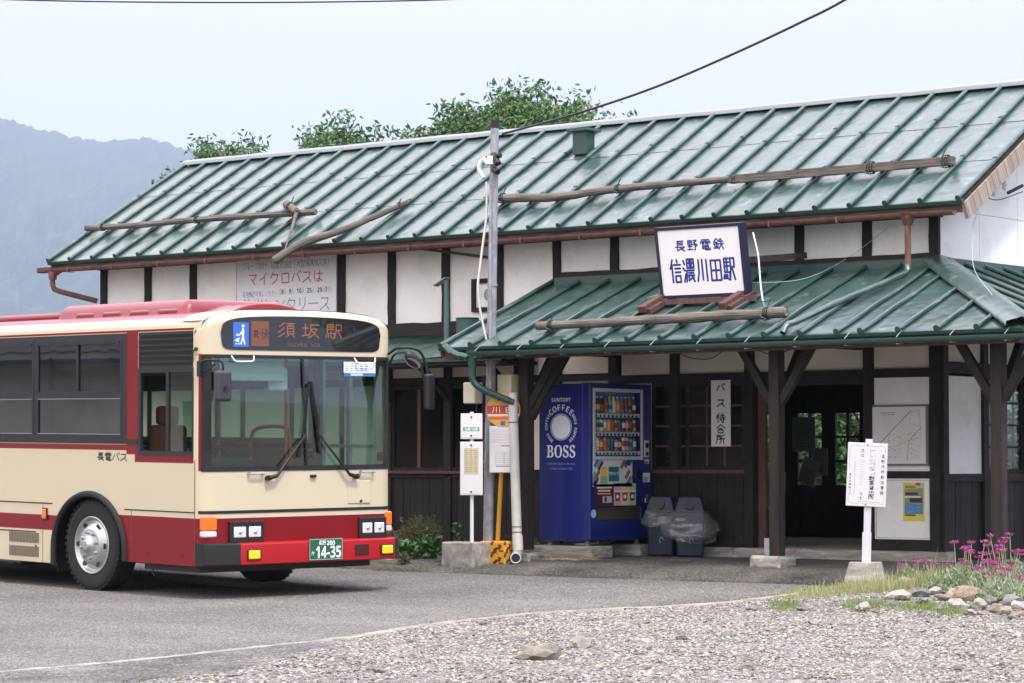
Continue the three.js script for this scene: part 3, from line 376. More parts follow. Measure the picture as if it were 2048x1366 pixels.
// ---- porch roof (shed against the front, turning the corner with a hip)
const PO = 2.2, PY0 = 2.385, PY1 = 3.27, PSL = (PY1 - PY0) / PO, PX0 = -1.5, PN = V(0, 1, PSL).normalize(), PD = V(0, PSL, -1).normalize(), PLn = Math.hypot(PO, PY1 - PY0);
const porchP = (x, s, off = 0) => V(x, PY0, PO).addScaledVector(PD, s).addScaledVector(PN, off);
const porchR = (t, s, off = 0) => { const q = porchP(t, s, off); return V(FX1 + q.z, q.y, q.x - FX1); }; // the same roof turned round the corner: t = FX1 + metres along the gable
const porch = P('porch_roof', slab(PX0, FX1, 0.02, PLn, -0.06, -0.012, porchP), M.wood);
{
  const hipX = FX1 + PO, sheet = (Pf, x0, x1, mat, clip) => { const g = grid(10, 14, (u, v) => { let x = x0 + u * (x1 - x0), s = v * PLn * 0.995; const lim = clip ? FX1 + PO * (1 - s / PLn) : 1e9; x = Math.min(x, lim); const q = Pf(x, s - 0.01, 0.006 * (fbm(x / 8 + 2, s / 8 + 3, 32, 3, 221) - 0.5)); return [q.x, q.y, q.z]; }, (p, u, v) => [x0 + u * (x1 - x0), v * PLn]); return P('roof_sheet', g, mat, porch); };
  const bats = []; for (let i = 0; i < 13; i++) bats.push(PX0 + 0.03 + i * 0.449); bats.push(hipX - 1.86, hipX - 1.41, hipX - 0.96, hipX - 0.5); bats.sort((a, b) => a - b); const B = [...new Set(bats.map((b) => +b.toFixed(2)))].filter((b, i, a) => !i || b - a[i - 1] > 0.2);
  const run = (Pf, list, flip) => { list.forEach((x, i) => {
    const top = x > FX1 ? PLn * (1 - (x - FX1) / PO) : PLn, n = Math.max(2, Math.round(top * 4)), pts = []; for (let k = 0; k <= n; k++) pts.push(Pf(x + rr(-0.006, 0.006), -0.03 + k / n * Math.max(0.1, top - 0.06), 0.026)); if (top < 0.14) return;
    P('batten', new THREE.TubeGeometry(new THREE.CatmullRomCurve3(pts), n * 2, 0.027, 9), M.batten, porch); P('batten_cap', orient(new THREE.CylinderGeometry(0.035, 0.035, 0.012, 12).rotateZ(Math.PI / 2), Pf(x, -0.034, 0.026), Pf(x, -0.5, 0.026)), M.greenDark, porch);
    const x1 = i + 1 < list.length ? list[i + 1] : hipX; sheet(Pf, x, x1, M.roofB[(i + 1) % 3], true); }); };
  run(porchP, B); run(porchR, [FX1 - 2.6, FX1 - 2.15, FX1 - 1.7, FX1 - 1.25, FX1 - 0.8, FX1 - 0.35, FX1 + 0.1, FX1 + 0.55, FX1 + 1.0, FX1 + 1.45, FX1 + 1.9]);
  P('porch_deck', slab(FX1 - 3, FX1, 0.02, PLn, -0.06, -0.012, porchR), M.wood, porch);
  // decking under the hip corner
  const hipDeck = new THREE.BufferGeometry(); { const a = porchP(FX1, PLn, -0.03), b = porchP(FX1, 0.02, -0.03), c = V(hipX, PY0 - 0.03, PO), d = porchR(FX1, 0.02, -0.03); hipDeck.setAttribute('position', new THREE.Float32BufferAttribute([a, b, c, a, c, d].flatMap((p) => p.toArray()), 3)); hipDeck.setAttribute('uv', new THREE.Float32BufferAttribute([0, 0, 1, 0, 1, 1, 0, 0, 1, 1, 0, 1], 2)); hipDeck.computeVertexNormals(); P('porch_deck', hipDeck, M.wood, porch); }
  // hip cap: folded metal strip
  const h0 = V(FX1 - 0.02, PY1 + 0.05, 0.02), h1 = V(hipX - 0.02, PY0 + 0.075, PO - 0.02), side1 = V(-1, 0, 1).normalize();
  P('hip_cap', grid(14, 4, (u, v) => { const k = [-0.17, -0.165, 0, 0.165, 0.17][Math.round(v * 4)], dy = [-0.07, -0.015, 0.03, -0.015, -0.07][Math.round(v * 4)], q = h0.clone().lerp(h1, u).addScaledVector(side1, k); return [q.x, q.y + dy + 0.006 * (hash2(Math.round(u * 14), 1, 1) - 0.5), q.z]; }, (p) => [p[0], p[2]]), M.roofB[0], porch);
  P('flashing', merge([bx(PX0 + 0.1, FX1 + 0.02, PY1 - 0.08, PY1 + 0.025, 0.03, 0.16), bx(FX1 + 0.03, FX1 + 0.14, PY1 - 0.08, PY1 + 0.025, -3, 0.03)]), M.greenDark, porch);
  P('flashing_board', jitter(new THREE.BoxGeometry(5.2, 0.1, 0.05, 30, 1, 1), 0.015, 3).translate(1.25, PY1 + 0.035, 0.09), M.woodH, porch);
  P('eave_drip', slab(PX0 - 0.02, hipX, -0.03, 0.01, -0.04, -0.002, porchP), M.greenDark, porch); P('eave_drip', slab(FX1 - 3, hipX, -0.03, 0.01, -0.04, -0.002, porchR), M.greenDark, porch);
  P('verge_board', slab(PX0 - 0.03, PX0 + 0.01, 0, PLn, -0.13, -0.01, porchP), M.woodBrown, porch);
  P('fascia', merge([bx(PX0, hipX - 0.06, PY0 - 0.16, PY0 - 0.05, PO - 0.08, PO - 0.05), bx(hipX - 0.08, hipX - 0.05, PY0 - 0.16, PY0 - 0.05, -3, PO - 0.08)]), M.woodBrown, porch);
  for (let x = PX0 + 0.2; x < hipX - 0.2; x += 0.45) P('rafter', slab(x - 0.03, x + 0.03, 0.1, x > FX1 ? Math.max(0.2, PLn * (1 - (x - FX1) / PO)) : PLn, -0.14, -0.062, porchP), M.wood, porch);
  // porch beam, posts, braces, foot stones
  const by = 2.285, pz = 1.72;
  P('porch_beam', merge([bx(PX0 + 0.2, FX1 + pz + 0.1, by, by + 0.15, pz - 0.07, pz + 0.07), bx(FX1 + pz - 0.07, FX1 + pz + 0.07, by, by + 0.15, -3, pz - 0.07)]), M.woodH);
  const brace = (a, b) => P('brace', bar(a, b, 0.085, 0.075), M.wood);
  [[-0.6, pz, 1], [2.84, pz, 1], [FX1 + pz - 0.06, pz, 2]].forEach(([x, z, kind]) => {
    P('porch_post', jitter(new THREE.BoxGeometry(0.125, by - 0.02, 0.125, 2, 14, 2), 0.006, x * 7).translate(x, (by + 0.02) / 2 + 0.01, z), std({ map: T.wood, color: new THREE.Color(1.5, 1.25, 1.2), bumpMap: T.woodB, bumpScale: 0.004, roughness: 0.7 }));
    if (x > 0) { brace(V(x - 0.06, 1.68, z), V(x - 0.47, by + 0.02, z)); } brace(V(x + 0.06, 1.68, z), V(x + 0.47, by + 0.02, z)); if (x < 1) brace(V(x + 0.05, 1.55, z - 0.02), V(x + 0.55, by, z - 0.05));
    brace(V(x, 1.68, z - 0.06), V(x, by + 0.02, z - 0.5));
    P('tie_beam', bx(x - 0.05, x + 0.05, by + 0.02, by + 0.13, 0.03, z - 0.07), M.wood);
  });
  P('foot_stone', jitter(rbx(2.6, 2.98, -0.12, 0.03, 1.56, 1.9, 0.03, 2), 0.02, 3), M.concrete); P('foot_stone', jitter(rbx(-0.74, -0.46, -0.12, 0.0, 1.58, 1.86, 0.03, 2), 0.02, 4), M.concrete); P('post_strap', rbx(2.73, 2.79, 0.04, 0.22, 1.79, 1.81, 0.004), M.steel);
  // green gutter along the porch eave
  const half = new THREE.Shape(); half.absarc(0, 0, 0.058, Math.PI, 2 * Math.PI, false); half.lineTo(0.05, 0); half.absarc(0, 0, 0.05, 2 * Math.PI, Math.PI, true);
  const g = P('porch_gutter', merge([new THREE.ExtrudeGeometry(half, { depth: hipX + 1.06, bevelEnabled: false, curveSegments: 10 }).rotateY(Math.PI / 2).translate(-1.0, PY0 - 0.075, PO + 0.05)]), M.greenDark);
  for (let x = -0.9; x < hipX; x += 0.62) P('gutter_strap', merge([bx(x, x + 0.012, PY0 - 0.14, PY0 - 0.133, PO - 0.01, PO + 0.11), rod(V(x, PY0 - 0.07, PO + 0.108), V(x, PY0 + 0.0, PO + 0.0), 0.004)]), M.steel, g);
  P('broken_gutter', jitter(tube([[-1.42, PY0 - 0.0, PO + 0.02], [-1.25, PY0 - 0.09, PO + 0.05], [-1.0, PY0 - 0.14, PO + 0.06]], 0.045, 8, 6), 0.02, 2), M.greenDark, g);
  P('porch_downpipe', merge([rod(V(-0.99, PY0 - 0.06, PO + 0.05), V(-0.99, PY0 - 0.26, PO + 0.03), 0.06, 0.045), tube([[-0.99, PY0 - 0.22, PO + 0.03], [-0.99, PY0 - 0.4, PO + 0.02], [-0.9, PY0 - 0.5, PO - 0.03], [-0.72, PY0 - 0.6, PO - 0.16], [-0.6, PY0 - 0.66, PO - 0.25]], 0.04, 10, 6)]), M.greenDark);
}
// ---------- bus (local frame: x forward, y up, z to its right-hand side; origin under the front axle) ----------
const BUS = thing('bus', 'cream and dark red city bus with lit-free route display on its front', 'bus');
BUS.userData.label = 'cream and dark red route bus with dark windows parked before station';
BUS.matrixAutoUpdate = true;
{ const ex = V(0.983, -0.014, 0.181).normalize(), ez = V(-0.181, -0.012, 0.983), ey = ez.clone().cross(ex).normalize(); ez.copy(ex.clone().cross(ey)); BUS.quaternion.setFromRotationMatrix(new THREE.Matrix4().makeBasis(ex, ey, ez)); BUS.position.set(-2.201, -0.304, 5.513); }
const B = (name, geo, mat, parent = BUS) => mk(name, geo, mat, parent);
const Z1 = 1.245, Z0 = -1.2, ZC = 0.0225, HW = 1.2225, XR = -8.2, cream = '#c5baa0', redc = '#74070f', redRoof = '#7d1420';
const gloss = { roughness: 0.45, specularIntensity: 0.5, clearcoat: 0.3, clearcoatRoughness: 0.08 };
M.cream = phy({ color: new THREE.Color(cream), ...gloss }); M.busRed = phy({ color: new THREE.Color(redc), ...gloss }); M.busRoof = phy({ color: new THREE.Color(redRoof), roughness: 0.45, clearcoat: 0.5, clearcoatRoughness: 0.15 });
M.bumper = phy({ color: new THREE.Color('#a3141c'), ...gloss });
M.tint = phy({ color: col(50, 54, 58), transmission: 1, roughness: 0.02, thickness: 0, ior: 2.0 });
M.screen = phy({ color: col(178, 208, 196), transmission: 1, roughness: 0.01, thickness: 0, ior: 1.95 });
M.frame = std({ color: col(34, 34, 36), roughness: 0.45, metalness: 0.2 });
M.grey = std({ color: col(176, 180, 181), roughness: 0.7 }); M.seat = std({ color: col(45, 60, 95), roughness: 0.9 }); M.orange = std({ color: col(205, 92, 50), roughness: 0.5 });
M.amber = phy({ color: col(235, 110, 15), roughness: 0.25, clearcoat: 1 }); M.lens = phy({ color: col(225, 228, 230), roughness: 0.12, clearcoat: 1, metalness: 0.25 }); M.fog = phy({ color: col(238, 205, 20), roughness: 0.2, clearcoat: 1 });
const livery = (W, x0, H, y0) => canvasTex(Math.round(W * 190), Math.round(H * 190), (g, w, h) => {
  const X = (x) => (x - x0) * 190, Y = (y) => h - (y - y0) * 190, R = (a, b, c, d, f) => { g.fillStyle = f; g.fillRect(X(a), Y(d), X(b) - X(a), Y(c) - Y(d)); };
  g.fillStyle = cream; g.fillRect(0, 0, w, h);
  R(-9, 1.87, 2.715, 2.745, redc); R(0.585, 0.795, 1.45, 2.73, redc); R(-9, 0.8, 1.49, 1.545, redc); R(0.74, 1.92, 1.37, 1.46, redc);
  R(-9, -0.72, 0.615, 0.775, redc); R(0.4, 2.2, 0.2, 0.815, redc);
  write(g, '長電バス', X(0.02), Y(1.46), 0.575 * 190, 0.085 * 190, '#2b2622', 2.4, 0.1);
  for (const [x, y] of [[0.98, 0.43], [1.62, 0.43], [-1.2, 0.42]]) { g.fillStyle = '#3a2a26'; g.beginPath(); g.ellipse(X(x), Y(y), 4, 5, 0, 0, 7); g.fill(); }
});
const liveryM = (t, W, x0, H, y0) => { t.wrapS = t.wrapT = THREE.ClampToEdgeWrapping; t.repeat.set(1 / W, 1 / H); t.offset.set(-x0 / W, -y0 / H); return phy({ map: t, ...gloss }); };
const LW = 10.3, LX = -8.2, LH = 2.75, LY = 0.2;
M.side = liveryM(livery(LW, LX, LH, LY), LW, LX, LH, LY);
const vec = (l) => l.map((p) => new THREE.Vector2(...p));
const arch = (cx, rx, ry, cy) => { const a = []; for (let i = 0; i <= 20; i++) { const t = i / 20 * Math.PI; a.push([cx + rx * Math.cos(t), cy + ry * Math.sin(t)]); } return a; };
const WX = -0.13, RXW = -5.0;
function sideShape() {
  const s = new THREE.Shape(), A = arch(WX, 0.7, 0.6, 0.42), A2 = arch(RXW, 0.68, 0.58, 0.42);
  s.setFromPoints(vec([[1.81, 0.335], [1.81, 2.735], [XR, 2.735], [XR, 0.26], [RXW - 0.68, 0.26], ...A2.slice().reverse(), [RXW + 0.68, 0.26], [WX - 0.72, 0.26], ...A.slice().reverse(), [WX + 0.7, 0.335]]));
  s.holes.push(new THREE.Path(vec([[XR + 0.3, 1.6], [0.585, 1.6], [0.585, 2.705], [XR + 0.3, 2.705]])), new THREE.Path(vec([[0.8, 1.47], [1.8, 1.47], [1.8, 2.705], [0.8, 2.705]])));
  return s;
}
B('side_panel', new THREE.ExtrudeGeometry(sideShape(), { depth: 0.03, bevelEnabled: false }).translate(0, 0, Z1 - 0.03), M.side);
{ // far side: door openings and windows
  const s = new THREE.Shape(vec([[1.81, 0.335], [1.81, 2.735], [XR, 2.735], [XR, 0.26], [1.0, 0.26]]));
  for (const [a, b, c, d] of [[0.72, 1.72, 0.45, 2.5], [-1.2, 0.5, 1.6, 2.6], [-3, -1.3, 1.6, 2.6], [-4.8, -3.1, 1.6, 2.6], [-7.8, -4.9, 1.6, 2.6]]) s.holes.push(new THREE.Path(vec([[a, c], [b, c], [b, d], [a, d]])));
  B('side_panel', new THREE.ExtrudeGeometry(s, { depth: 0.03, bevelEnabled: false }).translate(0, 0, Z0), M.side);
  for (const [a, b, c, d] of [[-1.2, 0.5, 1.6, 2.6], [-3, -1.3, 1.6, 2.6], [-4.8, -3.1, 1.6, 2.6], [-7.8, -4.9, 1.6, 2.6]]) B('window_pane', new THREE.PlaneGeometry(b - a, d - c).translate((a + b) / 2, (c + d) / 2, Z0 + 0.015), M.screen);
  const dr = B('front_door', merge([bx(0.72, 0.77, 0.45, 2.5, Z0, Z0 + 0.04), bx(1.19, 1.25, 0.45, 2.5, Z0, Z0 + 0.04), bx(1.67, 1.72, 0.45, 2.5, Z0, Z0 + 0.04), bx(0.72, 1.72, 0.45, 0.53, Z0, Z0 + 0.04), bx(0.72, 1.72, 1.5, 1.54, Z0, Z0 + 0.04)]), M.grey);
  B('door_pane', merge([new THREE.PlaneGeometry(0.42, 1.95).translate(0.98, 1.5, Z0 + 0.02), new THREE.PlaneGeometry(0.42, 1.95).translate(1.46, 1.5, Z0 + 0.02)]), M.screen, dr);
}
// panel seams along the side
for (const [x0, x1, y] of [[XR, -0.86, 0.895], [0.55, 1.83, 0.868], [XR, -1.2, 0.58]]) B('trim_line', bx(x0, x1, y, y + 0.012, Z1 - 0.004, Z1 + 0.004), M.frame);
for (const [x, y0, y1] of [[-1.06, 0.26, 0.9], [0.68, 0.34, 0.87], [1.83, 0.34, 1.4]]) B('panel_gap', bx(x, x + 0.006, y0, y1, Z1 - 0.004, Z1 + 0.0025), std({ color: col(90, 80, 66), roughness: 0.9 }));
{ // wheel arch lip and liner
  const lip = [], n = 28, A = arch(WX, 0.7, 0.6, 0.42);
  const prof = A.map(([x, y], i) => V(x, y, Z1 + 0.005)); prof.unshift(V(WX + 0.7, 0.34, Z1 + 0.005)); prof.push(V(WX - 0.7, 0.25, Z1 + 0.005));
  B('wheel_arch_trim', tube(prof, 0.034, 8, 3), M.rubber);
  for (const cx of [WX, RXW]) B('wheel_well', grid(20, 1, (u, v) => { const t = u * Math.PI; return [cx + 0.72 * Math.cos(t), 0.42 + 0.62 * Math.sin(t), v ? Z1 - 0.03 : Z1 - 0.75]; }), M.black);
  B('wheel_well_back', merge([bx(WX - 0.72, WX + 0.72, 0.3, 1.05, Z1 - 0.8, Z1 - 0.76), bx(RXW - 0.72, RXW + 0.72, 0.3, 1.05, Z1 - 0.8, Z1 - 0.76)]), M.black);
}
// side windows: black frame per bay with slider above and fixed pane below
function bay(x0, x1) {
  const y0 = 1.6, y1 = 2.705, ym = 2.055, zf = Z1, f = B('window_frame', merge([bx(x0, x1, y1 - 0.075, y1, zf - 0.03, zf + 0.004), bx(x0, x1, y0, y0 + 0.05, zf - 0.03, zf + 0.004), bx(x0, x0 + 0.035, y0 + 0.05, y1 - 0.075, zf - 0.03, zf + 0.006), bx(x1 - 0.035, x1, y0 + 0.05, y1 - 0.075, zf - 0.03, zf + 0.006), bx(x0 + 0.035, x1 - 0.035, ym - 0.035, ym + 0.035, zf - 0.03, zf + 0.006)]), M.frame);
  const xm = (x0 + x1) / 2 - 0.03;
  B('slider_bar', merge([bx(xm - 0.02, xm + 0.02, ym + 0.035, y1 - 0.075, zf - 0.025, zf + 0.002), bx(x0 + 0.05, x1 - 0.05, ym + 0.037, ym + 0.052, zf - 0.02, zf + 0.008), bx(x0 + 0.05, x1 - 0.05, y1 - 0.1, y1 - 0.078, zf - 0.02, zf + 0.008)]), M.frame, f);
  B('chrome_strip', merge([bx(x0 + 0.02, x1 - 0.03, ym - 0.032, ym - 0.026, zf + 0.005, zf + 0.008), bx(x0 + 0.03, x1 - 0.03, y0 + 0.05, y0 + 0.056, zf + 0.003, zf + 0.007)]), M.chrome, f);
  for (const [a, b, c, d, z] of [[x0 + 0.035, xm, ym + 0.03, y1 - 0.075, -0.006], [xm, x1 - 0.035, ym + 0.03, y1 - 0.075, -0.014], [x0 + 0.035, x1 - 0.035, y0 + 0.05, ym - 0.03, -0.008]]) B('window_pane', new THREE.PlaneGeometry(b - a, d - c).translate((a + b) / 2, (c + d) / 2, zf + z), M.tint, f);
}
bay(-1.195, 0.5); for (let k = 1; k < 4; k++) bay(-1.195 - k * 1.75, 0.555 - k * 1.75 - 0.06);
B('window_post', merge([0, 1, 2, 3].map((k) => bx(-1.26 - k * 1.75, -1.195 - k * 1.75, 1.6, 2.705, Z1 - 0.03, Z1 + 0.002))), M.frame); B('window_post', bx(0.5, 0.585, 1.6, 2.705, Z1 - 0.03, Z1 + 0.003), M.frame);
B('window_sill_trim', bx(XR, 0.79, 1.555, 1.602, Z1 - 0.01, Z1 + 0.01), M.frame);
{ // driver's window: louvred panel above, sliding glass below
  const l = B('louvre_panel', bx(0.8, 1.81, 2.335, 2.705, Z1 - 0.03, Z1 - 0.006), M.frame); for (let k = 0; k < 6; k++) B('louvre_slat', bar(V(0.82, 2.38 + k * 0.057, Z1 - 0.002), V(1.8, 2.38 + k * 0.057, Z1 - 0.002), 0.04, 0.012, V(0, 1, 0.5)), M.frame, l);
  const f = B('driver_window_frame', merge([bx(0.8, 1.81, 2.29, 2.335, Z1 - 0.03, Z1 + 0.003), bx(0.8, 1.81, 1.44, 1.485, Z1 - 0.03, Z1 + 0.004), bx(0.8, 0.85, 1.485, 2.29, Z1 - 0.03, Z1 + 0.004), bx(1.78, 1.81, 1.485, 2.29, Z1 - 0.03, Z1 + 0.002), bx(1.31, 1.36, 1.485, 2.29, Z1 - 0.028, Z1 + 0.001)]), M.frame);
  B('driver_window_pane', new THREE.PlaneGeometry(0.42, 0.8).translate(1.57, 1.888, Z1 - 0.012), M.screen, f);
}
// front shell: columns wrap the corners, rows rise to a rounded brow
const cols = []; for (let i = 0; i <= 8; i++) { const t = i / 8 * Math.PI / 2; cols.push([1.98 - 0.17 + 0.17 * Math.sin(t), Z1 - 0.17 + 0.17 * Math.cos(t)]); }
for (let i = 1; i <= 16; i++) { const z = Z1 - 0.17 - (2 * HW - 0.34) * i / 16, d = (z - ZC) / HW; cols.push([2.0 - 0.02 * d * d + 0.0, z]); }
for (let i = 1; i <= 8; i++) { const t = Math.PI / 2 * (1 - i / 8); cols.push([1.98 - 0.17 + 0.17 * Math.sin(t), Z0 + 0.17 - 0.17 * Math.cos(t)]); }
const roofY = (z) => { const t = Math.min(1, Math.abs(z - ZC) / HW); return 2.71 + 0.225 * Math.pow(1 - Math.pow(t, 3.2), 1 / 3.2); };
const frontRows = (y0, y1, n) => Array.from({ length: n + 1 }, (_, i) => y0 + (y1 - y0) * i / n);
function frontPatch(name, mat, rowF, nr, c0 = 0, c1 = cols.length - 1, parent = BUS, out = 0) { // rowF(k, z) -> [inset, y]
  return B(name, grid(c1 - c0, nr, (u, v) => { const [x, z] = cols[c0 + Math.round(u * (c1 - c0))], [ins, y] = rowF(Math.round(v * nr), z); const nx = x - (1.98 - 0.17), nz = Math.abs(z - ZC) > HW - 0.17 ? (z - ZC - Math.sign(z - ZC) * (HW - 0.17)) : 0, l = Math.hypot(nx, nz) || 1; return [x - nx / l * (ins - out), y, z - nz / l * (ins - out)]; }, (p) => [p[2], p[1]]), mat, parent);
}
frontPatch('front_panel_lower', M.busRed, (k) => [0, [0.335, 0.5, 0.65, 0.815][k]], 3);
frontPatch('front_panel', M.cream, (k) => [0, 0.815 + (1.29 - 0.815) * k / 4], 4);
B('front_stripe', grid(cols.length - 3, 1, (u, v) => { const [x, z] = cols[2 + Math.round(u * (cols.length - 3))]; return [x + 0.006, 0.862 + v * 0.03, z + (z > 1.1 ? 0.004 : 0)]; }), M.frame);
frontPatch('brow', M.cream, (k, z) => { const top = Math.max(2.72, roofY(z)); if (k <= 4) return [0, 2.46 + (top - 0.1 - 2.46) * k / 4]; const t = (k - 4) / 6 * Math.PI / 2; return [0.12 * (1 - Math.cos(t)), top - 0.1 + 0.1 * Math.sin(t)]; }, 10);
// windscreen with rubber surround
frontPatch('windscreen', M.screen, (k) => [0.012, 1.33 + (2.43 - 1.33) * k / 4], 4, 5, cols.length - 6);
frontPatch('windscreen_rubber', M.rubber, (k) => [-0.006, [1.285, 1.335][k]], 1, 3, cols.length - 4); frontPatch('windscreen_rubber', M.rubber, (k) => [-0.006, [2.43, 2.465][k]], 1, 3, cols.length - 4);
for (const [a, b] of [[3, 6], [cols.length - 7, cols.length - 4]]) frontPatch('windscreen_rubber', M.rubber, (k) => [-0.004, 1.33 + 1.11 * k / 2], 2, a, b);
frontPatch('pillar', M.busRed, (k) => [0, 1.29 + 1.18 * k / 2], 2, 2, 3); frontPatch('pillar', M.cream, (k) => [0, 1.29 + 1.18 * k / 2], 2, 0, 2); frontPatch('pillar', M.cream, (k) => [0, 1.29 + 1.18 * k / 2], 2, cols.length - 4, cols.length - 1);
B('windscreen_divider', bar(V(2.004, 1.33, -0.03), V(2.004, 2.44, 0.03), 0.02, 0.012, V(0, 0, 1)), M.rubber);
// roof skin and cant rails
const halfW = (x) => x < 1.81 ? HW : HW - 0.17 + Math.sqrt(Math.max(0, 0.17 * 0.17 - (x - 1.81) * (x - 1.81)));
const roofSkin = (name, t0, t1, mat, dy) => B(name, grid(24, 20, (u, v) => { const x = XR + (v * v * 0.2 + v * 0.8) * (1.9 - XR), t = t0 + (t1 - t0) * u, w = halfW(x), z = ZC + w * t; return [x, roofY(ZC + HW * Math.min(1, Math.abs(t))) - dy, z]; }), mat);
roofSkin('roof', -0.93, 0.93, M.busRoof, 0.002); roofSkin('roof_edge', 0.925, 1.0, M.cream, 0.004); roofSkin('roof_edge', -1, -0.925, M.cream, 0.004);
B('brow_roof', grid(24, 6, (u, v) => { const x = 1.55 + v * 0.36, t = -0.98 + 1.96 * u, w = halfW(x); return [x, roofY(ZC + HW * t) + 0.003, ZC + w * t]; }), M.cream);
B('rear_wall', bx(XR - 0.03, XR, 0.26, 2.85, Z0, Z1), M.cream); B('ceiling', bx(XR, 1.75, 2.62, 2.64, Z0 + 0.03, Z1 - 0.03), M.grey); B('floor', merge([bx(0.65, 1.8, 0.36, 0.4, Z0 + 0.03, Z1 - 0.03), bx(-0.95, 0.65, 0.36, 0.4, -0.38, 0.4), bx(-4.2, -0.95, 0.36, 0.4, Z0 + 0.03, Z1 - 0.03), bx(-5.8, -4.2, 0.36, 0.4, -0.38, 0.4), bx(XR, -5.8, 0.36, 0.4, Z0 + 0.03, Z1 - 0.03)]), M.rubber); B('underbody', merge([bx(0.75, 1.75, 0.26, 0.35, Z0 + 0.15, Z1 - 0.12), bx(XR + 0.2, 0.75, 0.26, 0.35, -0.36, 0.38), bx(-4.1, -1.05, 0.24, 0.35, Z0 + 0.15, Z1 - 0.12)]), M.black);
// destination display
{
  const w = 2.0, h = 0.38; const t = canvasTex(1280, 256, (g, W, H) => {
    g.fillStyle = '#101012'; g.fillRect(0, 0, W, H); const X = (z) => (1.02 - z) / 2.05 * W, Y = (y) => (2.875 - y) / 0.375 * H;
    g.fillStyle = '#1b1a1b'; g.fillRect(X(0.68), Y(2.84), X(-0.62) - X(0.68), Y(2.53) - Y(2.84));
    g.fillStyle = '#2b63bd'; g.fillRect(X(0.885), Y(2.795), X(0.695) - X(0.885), Y(2.545) - Y(2.795));
    g.strokeStyle = g.fillStyle = '#f4f6f8'; g.lineCap = 'round'; g.beginPath(); g.arc(X(0.765), Y(2.757), 10, 0, 7); g.fill(); g.lineWidth = 16; g.beginPath(); g.moveTo(X(0.765), Y(2.725)); g.lineTo(X(0.768), Y(2.65)); g.stroke(); g.lineWidth = 9; g.beginPath(); g.moveTo(X(0.768), Y(2.65)); g.lineTo(X(0.79), Y(2.575)); g.moveTo(X(0.764), Y(2.65)); g.lineTo(X(0.745), Y(2.575)); g.moveTo(X(0.768), Y(2.71)); g.lineTo(X(0.81), Y(2.665)); g.stroke(); g.beginPath(); g.arc(X(0.835), Y(2.665), 8, 0, 7); g.fill(); g.lineWidth = 11; g.beginPath(); g.moveTo(X(0.815), Y(2.63)); g.lineTo(X(0.85), Y(2.61)); g.lineTo(X(0.82), Y(2.6)); g.stroke(); g.beginPath(); g.arc(X(0.845), Y(2.575), 5, 0, 7); g.arc(X(0.815), Y(2.575), 5, 0, 7); g.fill();
    g.fillStyle = '#8a4c22'; g.fillRect(X(0.665), Y(2.81), X(0.445) - X(0.665), Y(2.555) - Y(2.81)); write(g, 'R快', X(0.655), Y(2.735), 128, 76, '#241611', 6, 0.06);
    write(g, '須坂駅', X(0.34), Y(2.8), 520, 106, '#a8612f', 9, 0.3); g.fillStyle = '#8c5630'; g.font = '44px monospace'; g.fillText('Suzaka Sta.', X(0.22), Y(2.56));
    g.fillStyle = 'rgba(16,16,18,0.5)'; for (let y = 0; y < H; y += 6) g.fillRect(X(0.68), y, X(-0.62) - X(0.68), 1.6); for (let x = X(0.68); x < X(-0.62); x += 6) g.fillRect(x, 0, 1.6, H);
  });
  const N = 100, dd = (z) => Math.min(1, Math.abs(z - ZC) / 1.022), top = (z) => 2.69 + (0.178 - 0.04 * dd(z) * dd(z)) * Math.pow(1 - Math.pow(dd(z), 9), 0.34), bot = (z) => 2.69 - 0.176 * Math.pow(1 - Math.pow(dd(z), 26), 0.34);
  const g = grid(N, 3, (u, v) => { const z = ZC + 1.022 - u * 2.044, d = (z - ZC) / HW; return [2.003 - 0.02 * d * d + 0.004, bot(z) + (top(z) - bot(z)) * v, z]; }, (p) => [(1.03 - p[2]) / 2.05, (p[1] - 2.5) / 0.375]); t.wrapS = t.wrapT = THREE.ClampToEdgeWrapping;
  B('destination_display', g, phy({ map: t, roughness: 0.25, clearcoat: 1, clearcoatRoughness: 0.02 }));
}
for (const z of [0.78, -0.78]) B('grab_handle', tube([[2.0, 2.455, z - 0.14], [2.03, 2.4, z - 0.11], [2.03, 2.395, z + 0.11], [2.0, 2.455, z + 0.14]], 0.009, 6, 4, 0.1), M.white);
for (const z of [0.62, -0.81]) B('grab_handle', merge([rod(V(2.035, 1.262, z - 0.09), V(2.035, 1.262, z + 0.09), 0.011), rod(V(1.99, 1.262, z - 0.085), V(2.035, 1.262, z - 0.085), 0.014), rod(V(1.99, 1.262, z + 0.085), V(2.035, 1.262, z + 0.085), 0.014)]), M.chrome);
B('front_hatch', rbx(1.985, 2.004, 0.93, 1.17, -0.865, -0.565, 0.02), M.cream); B('hatch_lock', new THREE.CylinderGeometry(0.014, 0.014, 0.02, 10).rotateZ(Math.PI / 2).translate(2.006, 0.955, -0.73), M.black); B('washer_nozzle', rbx(1.99, 2.03, 1.21, 1.24, -0.14, -0.07, 0.01), M.black);
